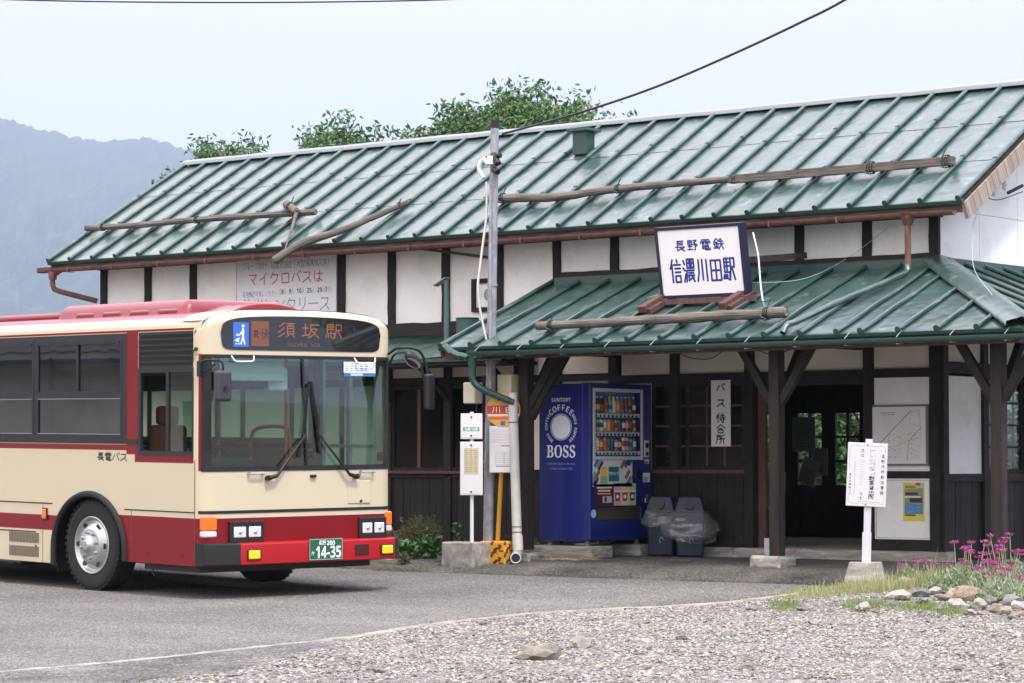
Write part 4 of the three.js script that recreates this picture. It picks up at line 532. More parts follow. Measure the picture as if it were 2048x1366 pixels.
// lamps
for (const [z0, z1] of [[0.525, 0.945], [-1.06, -0.7]]) {
  const f = B('headlamp_frame', rbx(1.95, 2.028, 0.56, 0.785, z0, z1, 0.012), M.frame), zc = (z0 + z1) / 2, w = (z1 - z0) / 2;
  for (const s of [-1, 1]) { const c = zc + s * w * 0.44, hw = w * 0.36; B('headlamp', rbx(2.0, 2.036, 0.618, 0.728, c - hw, c + hw, 0.012), M.lens, f); B('headlamp_bulb', new THREE.SphereGeometry(0.026, 10, 8).translate(2.026, 0.672, c), M.chrome, f); }
}
for (const [z0, z1, x0, x1] of [[1.07, 1.225, 1.88, 1.985], [-1.18, -1.06, 1.88, 1.975]]) { const i = B('indicator', rbx(x0, x1, 0.69, 0.84, z0, z1, 0.02), M.amber); B('position_lamp', rbx(x0, x1 - 0.002, 0.625, 0.692, z0, z1, 0.02), M.lens, i); }
{ const i = B('side_marker', rbx(-1.05, -0.955, 0.72, 0.85, Z1, Z1 + 0.02, 0.008), M.frame); B('side_marker_lens', rbx(-1.04, -0.965, 0.732, 0.838, Z1 + 0.01, Z1 + 0.032, 0.012), M.amber, i); }
// bumper
{
  const bz = (z) => 2.115 - 0.03 * Math.pow((z - ZC) / HW, 2), prof = [[-0.13, 0.345], [-0.01, 0.345], [0.0, 0.355], [0.0, 0.545], [-0.012, 0.562], [-0.13, 0.57]];
  const piece = (name, z0, z1, mat, bend, parent) => B(name, grid(14, prof.length - 1, (u, v) => { const z = z0 + (z1 - z0) * u, [dx, y] = prof[Math.round(v * (prof.length - 1))]; return [bz(z) + dx - bend * u * u, y, z]; }), mat, parent || BUS);
  const b = piece('bumper', 0.865, -1.12, M.bumper, 0); piece('bumper_corner', 0.865, 1.245, M.rubber, 0.16, b); piece('bumper_corner', -1.12, -1.235, M.rubber, 0.1, b);
  B('bumper_end', merge([bx(1.8, 1.95, 0.345, 0.56, 1.2, 1.243), bx(1.85, 1.99, 0.345, 0.56, Z0 - 0.03, Z0)]), M.rubber, b);
  for (const z of [0.71, -1.0]) { B('fog_lamp_recess', rbx(2.08, 2.1, 0.39, 0.5, z - 0.09, z + 0.085, 0.01).translate(0.018, 0, 0), M.black, b); B('fog_lamp', rbx(2.09, 2.128, 0.4, 0.49, z - 0.072, z + 0.072, 0.014), M.fog, b); }
  B('tow_recess', rbx(2.095, 2.118, 0.4, 0.51, -0.755, -0.575, 0.006), std({ color: col(60, 8, 12), roughness: 0.8 }), b);
  const pl = B('number_plate', rbx(2.118, 2.126, 0.363, 0.585, -0.4, 0.03, 0.004), std({ color: col(25, 75, 50), roughness: 0.5 }));
  const f = signFace('plate_face', 0.43, 0.22, (g, w, h) => { g.fillStyle = '#1f5a3e'; g.fillRect(0, 0, w, h); g.strokeStyle = '#e8efe9'; g.lineWidth = 3; g.strokeRect(6, 6, w - 12, h - 12); write(g, '長野', w * 0.28, h * 0.09, w * 0.22, h * 0.22, '#f2f5f2', 4, 0.08); g.fillStyle = '#f2f5f2'; g.font = 'bold 58px sans-serif'; g.fillText('200', w * 0.52, h * 0.31); g.font = 'bold 150px sans-serif'; g.save(); g.translate(w * 0.18, h * 0.9); g.scale(0.8, 1); g.fillText('14-35', 0, 0); g.restore(); glyph(g, 'か', w * 0.06, h * 0.56, w * 0.1, h * 0.2, 4); }, pl, 900);
  f.rotation.y = Math.PI / 2; f.position.set(2.1275, 0.474, -0.185);
}
// wipers
const wiper = (zp, ze, ye, b0, b1) => { const w = B('wiper', merge([new THREE.CylinderGeometry(0.026, 0.03, 0.05, 10).rotateZ(Math.PI / 2).translate(2.03, 1.215, zp), rod(V(2.045, 1.215, zp), V(2.05, 1.235, zp + (ze - zp) * 0.2), 0.022, 0.02), rod(V(2.05, 1.235, zp + (ze - zp) * 0.2), V(2.03, ye, ze), 0.016, 0.008)]), M.black); B('wiper_blade', merge([bar(V(2.014, ...b0), V(2.012, ...b1), 0.024, 0.014), ...[0.2, 0.5, 0.8].map((t) => rod(V(2.02, b0[0] + (b1[0] - b0[0]) * t, b0[1] + (b1[1] - b0[1]) * t), V(2.03, ye + (b0[0] + (b1[0] - b0[0]) * t - ye) * 0.3, ze), 0.006))]), M.black, w); };
wiper(0.48, 0.0, 1.66, [1.42, 0.07], [2.18, -0.05]); wiper(-0.65, -0.16, 1.66, [1.45, -0.2], [2.2, -0.08]);
// mirrors
{
  const m = B('side_mirror', merge([tube([[1.93, 2.36, 1.24], [2.02, 2.4, 1.26], [2.14, 2.4, 1.22], [2.2, 2.38, 1.17], [2.2, 2.2, 1.16]], 0.012, 8, 5), tube([[1.93, 2.28, 1.24], [2.05, 2.31, 1.24], [2.13, 2.36, 1.21]], 0.008, 6, 4), rbx(1.89, 1.95, 2.24, 2.4, 1.235, 1.27, 0.01)]), M.black); B('mirror_housing', rbx(2.16, 2.24, 1.99, 2.3, 1.07, 1.25, 0.035, 3), std({ color: col(52, 54, 58), roughness: 0.5 }), m); B('mirror_pivot', new THREE.CylinderGeometry(0.02, 0.024, 0.03, 10).rotateZ(Math.PI / 2).translate(2.245, 2.12, 1.16), M.black, m);
  const n = B('side_mirror', merge([tube([[1.96, 2.5, -1.13], [2.12, 2.56, -1.13], [2.2, 2.56, -1.26], [2.2, 2.5, -1.39], [2.2, 2.3, -1.47], [2.2, 2.0, -1.49]], 0.015, 8, 5), tube([[1.96, 2.4, -1.15], [2.1, 2.5, -1.12], [2.19, 2.51, -1.25], [2.19, 2.42, -1.37], [2.19, 2.2, -1.44]], 0.012, 8, 5)]), M.black);
  B('mirror_housing', rbx(-0.035, 0.035, -0.19, 0.19, -0.09, 0.09, 0.03, 3).rotateY(0.5).translate(2.21, 2.1, -1.485), M.black, n); B('mirror_housing', new THREE.SphereGeometry(0.12, 20, 12).scale(0.45, 0.55, 1).rotateX(-0.65).translate(2.2, 2.44, -1.27), M.frame, n); B('mirror_glass', new THREE.CircleGeometry(0.1, 18).scale(0.8, 1, 1).rotateX(1.0).rotateY(0.4).translate(2.22, 2.4, -1.26), M.chrome, n);
}
B('corner_antenna', merge([new THREE.SphereGeometry(0.02, 8, 6).translate(1.86, 2.52, 1.255), tube([[1.86, 2.52, 1.255], [1.83, 2.48, 1.27], [1.82, 2.4, 1.262]], 0.008, 6, 4)]), M.black);
// roof gear
{
  const pod = B('air_conditioner_cover', (() => { const g = new RoundedBoxGeometry(2.6, 0.26, 1.5, 5, 0.09); const p = g.attributes.position; for (let i = 0; i < p.count; i++) { const y = (p.getY(i) + 0.13) / 0.26; p.setX(i, p.getX(i) * (1 - 0.05 * y)); p.setZ(i, p.getZ(i) * (1 - 0.14 * y)); } g.computeVertexNormals(); return g.translate(-0.2 - 0.1, 2.935, 0.08); })(), M.busRoof);
  for (const x of [-1.15, -0.62, -0.08, 0.46]) B('cover_rib', rbx(x, x + 0.36, 2.86, 2.97, 0.3, 0.79, 0.03), M.busRoof, pod);
  B('roof_pod', rbx(-5.4, -1.75, 2.9, 3.0, -0.6, 0.62, 0.05, 3), M.busRoof); B('roof_vent', (() => { const s = new THREE.Shape(); s.moveTo(-0.45, 0); s.lineTo(0.45, 0); s.lineTo(0.45, 0.02); s.quadraticCurveTo(0.25, 0.1, 0, 0.1); s.quadraticCurveTo(-0.25, 0.1, -0.45, 0.02); return new THREE.ExtrudeGeometry(s, { depth: 0.95, bevelEnabled: true, bevelSize: 0.012, bevelThickness: 0.012, bevelSegments: 2 }).rotateY(Math.PI / 2).translate(0.55, 2.905, 0.1); })(), M.busRoof);
}
// wheels
const wheelM = { tyre: std({ color: col(30, 30, 31), roughness: 0.85, bumpMap: T.concreteB, bumpScale: 0.003 }), rim: std({ color: col(185, 187, 190), roughness: 0.35, metalness: 0.75 }) };
function wheel(x, zOut, dir, steer) {
  const R = 0.478, w = new THREE.Group(); w.name = 'wheel'; BUS.add(w); w.position.set(x, R, zOut); w.rotation.y = steer + (dir < 0 ? Math.PI : 0);
  const lathe = (pts, seg = 48) => new THREE.LatheGeometry(vec(pts), seg).rotateX(Math.PI / 2); // profile (radius, z)
  mk('tyre', lathe([[0.3, -0.27], [0.36, -0.285], [0.45, -0.275], [R, -0.25], [R, -0.03], [0.455, -0.008], [0.43, 0.0], [0.4, 0.004], [0.395, -0.001], [0.36, 0.002], [0.305, -0.012], [0.3, -0.03]]), wheelM.tyre, w);
  const tr = []; for (let i = 0; i < 44; i++) { const a = i / 44 * 2 * Math.PI; tr.push(rbox(0.04, 0.02, 0.06, 0.004, 0, 0, 0, 1).rotateZ(0).translate(0, R - 0.002, -0.035).rotateZ(a)); } mk('tread', merge(tr), wheelM.tyre, w);
  const rim = mk('rim', lathe([[0.305, -0.012], [0.305, 0.0], [0.29, 0.004], [0.283, -0.02], [0.262, -0.045], [0.24, -0.03], [0.19, 0.02], [0.16, 0.028], [0.1, 0.03], [0.098, 0.05], [0.06, 0.055], [0.058, 0.085], [0.045, 0.09], [0, 0.09]], 48), wheelM.rim, w);
  const bolts = []; for (let i = 0; i < 8; i++) { const a = i / 8 * 2 * Math.PI + 0.2; bolts.push(new THREE.CylinderGeometry(0.016, 0.018, 0.035, 6).rotateX(Math.PI / 2).translate(0.138 * Math.cos(a), 0.138 * Math.sin(a), 0.042)); } mk('wheel_nuts', merge(bolts), wheelM.rim, w);
  const hol = []; for (let i = 0; i < 6; i++) { const a = i / 6 * 2 * Math.PI + 0.5; hol.push(new THREE.CylinderGeometry(0.03, 0.03, 0.012, 14).rotateX(Math.PI / 2 + 0.35).translate(0, 0.226, -0.002).rotateZ(a)); } mk('rim_holes', merge(hol), M.black, w);
  mk('hub_back', new THREE.CylinderGeometry(0.3, 0.3, 0.2, 24).rotateX(Math.PI / 2).translate(0, 0, -0.15), M.black, w);
}
wheel(WX, 1.215, 1, 0.06); wheel(WX, -1.17, -1, 0.06); wheel(RXW, 1.215, 1, 0); wheel(RXW, -1.17, -1, 0);
// lower body bits
B('axle', merge([rod(V(WX, 0.45, -1), V(WX, 0.45, 1), 0.07), bx(-4, 1.6, 0.25, 0.3, 0.3, 0.45), bx(-4, 1.6, 0.25, 0.3, -0.45, -0.3)]), M.black); B('mud_flap', bx(-0.92, -0.9, 0.16, 0.5, 0.8, 1.15), M.rubber);
B('tow_bracket', tube([[0.9, 0.33, 1.1], [0.9, 0.24, 1.12], [0.93, 0.2, 1.12]], 0.012, 6, 4), M.black);
B('vent_grille', (() => { const l = [bx(-2.0, -1.1, 0.3, 0.3 + 0.004, Z1, Z1 + 0.006)]; for (const y0 of [0.315, 0.465]) { for (let i = 0; i < 12; i++) l.push(bx(-1.75, -1.14, y0 + i * 0.0095, y0 + i * 0.0095 + 0.004, Z1, Z1 + 0.006)); for (let i = 0; i < 20; i++) l.push(bx(-1.75 + i * 0.032, -1.746 + i * 0.032, y0, y0 + 0.11, Z1, Z1 + 0.006)); } return merge(l.slice(1)); })(), std({ color: col(120, 112, 96), roughness: 0.7 }));
// cabin: dashboard, steering wheel, driver's seat, rails, passenger seats
B('dashboard', merge([rbx(1.45, 1.9, 0.9, 1.3, -0.2, 1.1, 0.06), rbx(1.5, 1.9, 0.5, 1.1, 0.1, 1.15, 0.03)]), M.grey); B('instrument_binnacle', rbx(1.35, 1.6, 1.2, 1.42, 0.35, 0.95, 0.05), M.black);
B('steering_wheel', new THREE.TorusGeometry(0.23, 0.017, 8, 32).rotateY(Math.PI / 2).rotateZ(0.9).translate(1.28, 1.42, 0.65), M.black); B('steering_column', rod(V(1.28, 1.42, 0.65), V(1.6, 1.0, 0.65), 0.03), M.black);
const dseat = B('driver_seat', merge([rbx(0.45, 0.95, 0.92, 1.08, 0.4, 0.9, 0.05), rbx(0.38, 0.52, 1.05, 1.75, 0.42, 0.88, 0.06), rbx(0.4, 0.5, 1.75, 1.95, 0.52, 0.78, 0.04)]), std({ color: col(120, 82, 62), roughness: 0.9 }));
B('partition', merge([rod(V(0.25, 0.4, -0.15), V(0.25, 2.62, -0.15), 0.018), rod(V(0.25, 1.35, -0.15), V(0.25, 1.35, 1.1), 0.018), rod(V(1.2, 0.4, -0.35), V(1.2, 2.62, -0.35), 0.018), tube([[0.5, 1.2, -0.4], [0.5, 1.62, -0.4], [0.7, 1.72, -0.4], [1.1, 1.72, -0.4], [1.2, 1.6, -0.4], [1.2, 1.1, -0.4]], 0.02, 8, 5)]), M.orange);
B('fare_box', rbx(1.0, 1.3, 0.4, 1.3, -0.25, 0.05, 0.02), M.frame); B('sun_visor', rbx(1.9, 1.92, 2.2, 2.4, 0.2, 1.0, 0.01), M.grey); B('interior_mirror', rbx(1.8, 1.86, 2.1, 2.35, 0.1, 0.34, 0.04), M.white); B('cabin_bulkhead', merge([bx(0.2, 0.24, 1.07, 1.5, 0.1, 1.2)]), M.grey);
for (let k = 0; k < 4; k++) for (const z of [0.75, -0.72]) B('passenger_seat', merge([rbx(-1.4 - k * 0.95, -0.95 - k * 0.95, 0.8, 0.92, z - 0.42, z + 0.42, 0.04), rbx(-1.48 - k * 0.95, -1.36 - k * 0.95, 0.88, 1.5, z - 0.42, z + 0.42, 0.05)]), M.seat);
{ const f = signFace('windscreen_sticker', 0.42, 0.15, (g, w, h) => { g.fillStyle = '#dfe8ee'; g.fillRect(0, 0, w, h); g.fillStyle = '#3a72b4'; g.fillRect(0, h * 0.76, w, h * 0.24); g.fillStyle = '#fff'; g.font = 'bold 26px sans-serif'; g.fillText('NAGADEN', w * 0.22, h * 0.96); g.fillStyle = '#7d878f'; for (let i = 0; i < 5; i++) for (let k = 0; k < 4; k++) g.fillRect(w * (0.06 + i * 0.15), h * (0.1 + k * 0.16), w * (0.06 + 0.05 * rnd()), h * 0.07); }, BUS, 800); f.rotation.y = Math.PI / 2; f.position.set(1.995, 2.335, -0.72); }
// ---------- snow-guard logs lying on the roofs ----------
function log(name, label, pts, r0, r1, mat = M.log, ties = []) {
  const t = thing(name, label, 'log', [0, 0, 0], 'snow guard timbers on the roofs'), c = new THREE.CatmullRomCurve3(pts.map((p) => V(...p))), n = 40, g = new THREE.TubeGeometry(c, n, 1, 10, false), p = g.attributes.position, uv = g.attributes.uv, len = c.getLength();
  for (let i = 0; i < p.count; i++) { const k = Math.floor(i / 11), a = c.getPointAt(k / n), r = (r0 + (r1 - r0) * k / n) * (0.9 + 0.2 * hash2(k >> 1, i % 11 % 10, pts.length)); p.setXYZ(i, a.x + (p.getX(i) - a.x) * r, a.y + (p.getY(i) - a.y) * r, a.z + (p.getZ(i) - a.z) * r); uv.setXY(i, uv.getX(i) * len, uv.getY(i) * 0.4); }
  g.computeVertexNormals(); const ends = [0, 1].map((e) => { const a = c.getPointAt(e), d = c.getTangentAt(e), r = e ? r1 : r0; return rod(a.clone().addScaledVector(d, e ? -0.01 : 0.01), a.clone().addScaledVector(d, e ? 0.012 : -0.012), r * 0.95, r * 0.7, 10); });
  mk('timber', merge([g, ...ends]), mat, t);
  for (const k of ties) { const a = c.getPointAt(k), r = r0 + (r1 - r0) * k; const loops = []; for (let i = 0; i < 3; i++) loops.push(new THREE.TorusGeometry(r * 1.12, 0.005, 5, 16).rotateY(Math.PI / 2 + 0.15 * (i - 1)).translate(a.x + i * 0.016 - 0.016, a.y, a.z)); loops.push(tube([[a.x - 0.02, a.y - r, a.z + r], [a.x + 0.03, a.y - r * 1.3, a.z + r * 1.4], [a.x + 0.09, a.y - r * 0.9, a.z + r * 1.2]], 0.005, 5, 5)); mk('wire_tie', merge(loops), M.dark, t); mk('hook', tube([[a.x - 0.02, a.y + r * 2.6, a.z - r * 1.4], [a.x - 0.05, a.y + r * 1.2, a.z - r], [a.x - 0.04, a.y - r * 0.4, a.z + r * 1.2], [a.x + 0.03, a.y - r * 1.1, a.z + r * 1.2]], 0.008, 6, 5), M.greenDark, t); }
  return t;
}
const rY = (z, h) => RY0 + (RZ0 - z) * RS + h * 1.16, rodY = 0.105;
log('roof_log', 'weathered grey log lying level on the roof above the roof corner downpipe', [[-10.15, rY(-0.19, rodY), -0.19], [-9, rY(-0.17, rodY), -0.18], [-7.85, rY(-0.19, rodY), -0.19], [-6.6, rY(-0.17, rodY), -0.17], [-5.66, rY(-0.15, rodY), -0.15]], 0.042, 0.046, M.log, [0.08, 0.5]);
{ const t = log('roof_log', 'split and splintered timber end dangling from a tied roof log', [[-6.2, rY(-0.2, 0.19), -0.17], [-6.05, rY(-0.12, 0.19), -0.1], [-5.86, rY(-0.04, 0.16), 0.0]], 0.06, 0.05, M.log, [0.4]); mk('splinter', merge([rod(V(-5.88, rY(-0.05, 0.15), -0.02), V(-5.62, rY(0.36, 0.1), 0.36), 0.028, 0.02, 6), rod(V(-5.63, rY(0.35, 0.1), 0.35), V(-5.42, 3.74, 0.72), 0.02, 0.004, 6)]), M.log, t); }
log('roof_log', 'slipped grey log lying aslant on the roof, its foot hanging past the eave', [[-4.1, rY(-0.23, rodY), -0.23], [-4.35, rY(0.08, rodY), 0.08], [-4.66, rY(0.48, 0.115), 0.5], [-4.95, 3.86, 0.84], [-5.2, 3.63, 1.12]], 0.035, 0.055, M.log, [0.06]);
log('roof_log', 'bent grey log tied to the main roof beside the steel pole', [[-2.66, rY(-0.15, rodY), -0.15], [-2.1, rY(-0.1, rodY), -0.1], [-1.6, rY(-0.05, rodY), -0.05], [-0.6, rY(-0.14, rodY), -0.14], [0.3, rY(-0.16, rodY), -0.16], [1.16, rY(-0.16, rodY), -0.16]], 0.058, 0.04, M.log, [0.06, 0.53, 0.97]);
{ const t = thing('roof_beam', 'squared weathered beam tied to the main roof near its gable end', 'beam', [0, 0, 0], 'snow guard timbers on the roofs'); const a = V(0.98, rY(-0.16, 0.1), -0.16), b = V(3.95, rY(-0.2, 0.1), -0.2); mk('timber', jitter(bar(a, b, 0.095, 0.08), 0.004, 3), M.log, t); for (const k of [0.64, 0.965]) { const q = a.clone().lerp(b, k), l = []; for (let i = 0; i < 3; i++) l.push(new THREE.TorusGeometry(0.07, 0.005, 5, 16).rotateY(Math.PI / 2 + 0.2 * (i - 1)).translate(q.x + 0.02 * i, q.y, q.z)); mk('wire_tie', merge(l), M.dark, t); mk('hook', tube([[q.x - 0.03, q.y + 0.15, q.z - 0.06], [q.x - 0.06, q.y + 0.05, q.z - 0.02], [q.x - 0.04, q.y - 0.05, q.z + 0.06], [q.x + 0.05, q.y - 0.08, q.z + 0.07]], 0.01, 6, 5), M.greenDark, t); } }
const pY = (z, h) => PY0 + (PO - z) * PSL + h * 1.08;
log('roof_log', 'thick grey log lying along the porch roof below the station sign', [[-0.27, pY(1.94, 0.1), 1.94], [0.8, pY(1.9, 0.1), 1.9], [1.9, pY(1.86, 0.1), 1.86], [3.03, pY(1.82, 0.1), 1.82]], 0.048, 0.062, M.log, [0.06, 0.93]);
// ---------- station sign on the porch roof ----------
{
  const t = thing('station_sign', 'white station name board in dark blue frame tilted on porch roof', 'sign');
  const bl = V(0.86, 2.9, 1.12), br = V(2.08, 2.9, 1.12), tilt = 0.16, h = 0.815, w = 1.18; // leans forward at the top
  const g = new THREE.Group(); g.name = 'board'; t.add(g); g.position.set(1.47, 2.905, 1.1); g.rotation.set(0.17, 0, 0);
  const fr = std({ color: col(28, 32, 62), roughness: 0.45 });
  mk('board_body', bx(-w / 2, w / 2, 0, h, -0.1, -0.012), fr, g); mk('board_frame', merge([bx(-w / 2, w / 2, 0, 0.035, -0.012, 0.014), bx(-w / 2, w / 2, h - 0.035, h, -0.012, 0.014), bx(-w / 2, -w / 2 + 0.035, 0.035, h - 0.035, -0.012, 0.014), bx(w / 2 - 0.035, w / 2, 0.035, h - 0.035, -0.012, 0.014)]), fr, g);
  const f = signFace('board_face', w - 0.07, h - 0.07, (c, W, H) => { c.fillStyle = '#f4f5f7'; c.fillRect(0, 0, W, H); write(c, '長野電鉄', W * 0.2, H * 0.17, W * 0.6, H * 0.17, '#1c2f86', H * 0.022, 0.2); write(c, '信濃川田駅', W * 0.11, H * 0.46, W * 0.8, H * 0.36, '#1c2f86', H * 0.033, 0.14); }, g, 850, 0.4); f.position.set(0, h / 2, 0.002);
  mk('foot_rail', bar(V(0.72, 2.86, 1.16), V(2.2, 2.86, 1.16), 0.06, 0.08), M.woodBrown, t); for (const x of [0.88, 1.98]) mk('foot_block', merge([bar(V(x, pY(0.95, 0.09), 0.95), V(x, pY(1.5, 0.09), 1.5), 0.07, 0.09), bar(V(x + 0.06, pY(0.95, 0.05), 0.95), V(x + 0.06, pY(1.45, 0.05), 1.45), 0.06, 0.08)]), M.woodBrown, t);
  mk('stay', tube([[2.0, 3.62, 0.9], [2.12, 3.36, 0.98], [2.2, 3.0, 1.05], [2.26, 2.83, 1.1]], 0.01, 8, 5, 0.2), M.white, t); mk('prop', bar(V(1.9, 3.3, 1.05), V(2.35, 3.38, 0.35), 0.07, 0.06), M.wood, t);
}
// painted billboard on the upper wall
{
  const t = thing('wall_billboard', 'faded white rental bus billboard with red and blue lettering on upper wall', 'billboard'); mk('panel', bx(-6.9, -5.09, 2.79, 3.77, 0.04, 0.058), M.white, t);
  const f = signFace('panel_face', 1.8, 0.97, (c, W, H) => { c.fillStyle = '#d5d8dc'; c.fillRect(0, 0, W, H); write(c, 'グループ旅行・結婚式送迎（大型保険加入済）', W * 0.05, H * 0.045, W * 0.9, H * 0.1, '#23242a', 3.2, 0.05); write(c, 'マイクロバスは', W * 0.12, H * 0.19, W * 0.75, H * 0.17, '#b04048', 11, 0.16); write(c, '長陸輸許可車レンタカー', W * 0.06, H * 0.44, W * 0.36, H * 0.085, '#3a4a50', 2.6, 0.05); write(c, '（8人・9人・10人・25人・29人乗り）', W * 0.43, H * 0.42, W * 0.54, H * 0.09, '#23242a', 2.6, 0.02); write(c, '信州レンタリース', W * 0.06, H * 0.55, W * 0.88, H * 0.2, '#76809a', 11, 0.12); write(c, 'レンタサイクル', W * 0.5, H * 0.82, W * 0.46, H * 0.1, '#c9838a', 3, 0.2); for (let i = 0; i < 500; i++) { c.fillStyle = 'rgba(213,216,220,' + (0.2 + 0.5 * rnd()) + ')'; c.fillRect(rnd() * W, H * 0.16 + rnd() * H * 0.6, 1 + rnd() * 5, 1 + rnd() * 4); } }, t, 700, 0.6); f.position.set(-5.995, 3.28, 0.06);
}
// vertical waiting-room board beside the window
{ const t = thing('waiting_room_board', 'tall white board with black vertical lettering beside the window', 'sign'); mk('panel', merge([bx(0.845, 1.115, 1.62, 2.0, 0.045, 0.06), bx(0.845, 1.115, 1.225, 1.615, 0.045, 0.06)]), M.white, t); const f = signFace('panel_face', 0.265, 0.77, (c, W, H) => { c.fillStyle = '#dcdcda'; c.fillRect(0, 0, W, H); c.fillStyle = '#a9a9a6'; c.fillRect(0, H * 0.492, W, 3); const k = '#1d1c1b'; for (const [ch, y] of [['バ', 0.05], ['ス', 0.28]]) { c.strokeStyle = k; glyph(c, ch, W * 0.3, H * y, W * 0.42, H * 0.12, 11); } [['待', 0.51], ['合', 0.67], ['所', 0.83]].forEach(([ch, y]) => { c.strokeStyle = k; glyph(c, ch, W * 0.27, H * y, W * 0.46, H * 0.135, 10); }); }, t, 700); f.position.set(0.98, 1.6125, 0.063); }
// map board, poster, notices
{ const t = thing('map_board', 'framed district map with yellow and blue roads on white wall panel', 'map'); mk('frame', bx(2.995, 3.74, 1.0, 1.68, 0.014, 0.04), std({ color: col(110, 110, 106), roughness: 0.6 }), t); const f = signFace('map_sheet', 0.7, 0.635, (c, W, H) => { c.fillStyle = '#dfdfe0'; c.fillRect(0, 0, W, H); c.fillStyle = '#b24a52'; c.fillRect(W * 0.17, H * 0.1, W * 0.27, 5); c.fillRect(W * 0.2, H * 0.135, W * 0.24, 4); c.strokeStyle = '#b7b7ba'; c.lineWidth = 1.2; for (let i = 0; i < 6; i++) c.strokeRect(W * (0.22 + i * 0.027), H * 0.18, W * 0.027, H * 0.17); for (let i = 0; i < 26; i++) { c.beginPath(); const y = H * (0.3 + 0.026 * i); c.moveTo(W * (0.5 - 0.012 * i + 0.1 * rnd()), y); c.lineTo(W * 0.92, y + 6 * (rnd() - 0.5)); c.stroke(); c.beginPath(); const x = W * (0.25 + 0.026 * i); c.moveTo(x, H * (0.75 - 0.015 * i)); c.lineTo(x, H * 0.93); c.stroke(); } c.strokeStyle = '#4a78b4'; c.lineWidth = 7; c.beginPath(); c.moveTo(W * 0.12, H * 0.68); c.lineTo(W * 0.74, H * 0.07); c.stroke(); c.strokeStyle = '#d8c858'; c.lineWidth = 6; for (const l of [[[0.2, 0.72], [0.45, 0.7], [0.68, 0.6], [0.92, 0.54]], [[0.74, 0.1], [0.72, 0.3], [0.9, 0.35]], [[0.74, 0.1], [0.88, 0.05], [0.92, 0.5], [0.9, 0.72]]]) { c.beginPath(); l.forEach(([x, y], i) => i ? c.lineTo(W * x, H * y) : c.moveTo(W * x, H * y)); c.stroke(); } c.strokeStyle = '#8f9ba8'; c.lineWidth = 7; c.beginPath(); c.moveTo(W * 0.66, H * 0.95); c.lineTo(W * 0.7, H * 0.6); c.lineTo(W * 0.92, H * 0.36); c.stroke(); c.fillStyle = '#3a3a3d'; for (let i = 0; i < 60; i++) c.fillRect(W * (0.2 + 0.7 * rnd()), H * (0.45 + 0.45 * rnd()), 4 + 12 * rnd(), 3); }, t, 800); f.position.set(3.355, 1.34, 0.0415); }
{ const t = thing('wall_poster', 'yellow bordered poster with a house and blue water on white panel', 'poster'); const f = signFace('poster_sheet', 0.27, 0.43, (c, W, H) => { c.fillStyle = '#d9cc43'; c.fillRect(0, 0, W, H); c.fillStyle = '#9fc3df'; c.fillRect(W * 0.06, H * 0.05, W * 0.88, H * 0.2); c.fillStyle = '#8c9274'; c.fillRect(W * 0.06, H * 0.15, W * 0.88, H * 0.4); c.fillStyle = '#343832'; c.fillRect(W * 0.1, H * 0.26, W * 0.6, H * 0.07); c.fillRect(W * 0.3, H * 0.4, W * 0.6, H * 0.12); c.fillStyle = '#e8e8e4'; c.fillRect(W * 0.06, H * 0.36, W * 0.75, H * 0.035); c.fillStyle = '#4d86b8'; c.fillRect(W * 0.06, H * 0.55, W * 0.88, H * 0.27); c.fillStyle = '#86b4d6'; for (let i = 0; i < 14; i++) c.fillRect(W * (0.1 + 0.6 * rnd()), H * (0.56 + 0.24 * rnd()), W * 0.2, 2); c.fillStyle = '#d6c93e'; c.fillRect(W * 0.06, H * 0.07, W * 0.6, H * 0.1); c.fillStyle = '#26251c'; c.fillRect(W * 0.1, H * 0.09, W * 0.45, 7); c.fillRect(W * 0.1, H * 0.13, W * 0.5, 7); c.fillRect(W * 0.08, H * 0.83, W * 0.5, H * 0.035); c.fillStyle = '#c43431'; c.beginPath(); c.ellipse(W * 0.7, H * 0.045, W * 0.13, H * 0.035, 0, 0, 7); c.fill(); }, t, 900); mk('backing', bx(3.4, 3.672, 0.385, 0.815, 0.0145, 0.0165), M.white, t); f.position.set(3.536, 0.6, 0.018); }
const paper = (name, label, x, y, z, w, h, rz, draw) => { const t = thing(name, label, 'notice', [x, y, z]); mk('sheet_back', bx(-w / 2, w / 2, -h / 2, h / 2, -0.006, -0.001), M.white, t); const f = signFace('sheet', w, h, draw, t, 400); f.position.z = 0.001; t.rotation.z = rz; return t; };
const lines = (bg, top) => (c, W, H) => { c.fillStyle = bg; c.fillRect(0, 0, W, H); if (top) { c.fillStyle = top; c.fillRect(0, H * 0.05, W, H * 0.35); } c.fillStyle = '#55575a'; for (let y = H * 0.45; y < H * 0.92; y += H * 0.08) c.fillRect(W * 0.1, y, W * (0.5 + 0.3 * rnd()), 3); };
paper('notice_sheet', 'pale notice with coloured blocks pinned inside the dark entrance', -0.8, 1.42, BZ + 0.08, 0.36, 0.46, 0.02, lines('#8f9490', '#7c8d84')); paper('notice_sheet', 'white paper hanging askew inside the dark entrance', -0.72, 0.92, BZ + 0.08, 0.26, 0.36, -0.35, lines('#9a9a98')); paper('notice_sheet', 'yellow topped notice low on the inner wall', -1.25, 0.66, BZ + 0.08, 0.3, 0.52, -0.03, lines('#8e8e8c', '#a59b3a')); paper('notice_sheet', 'pale blank notice under the bright door glass', -0.55, 1.05, BZ + 0.075, 0.24, 0.36, 0, lines('#86898a'));
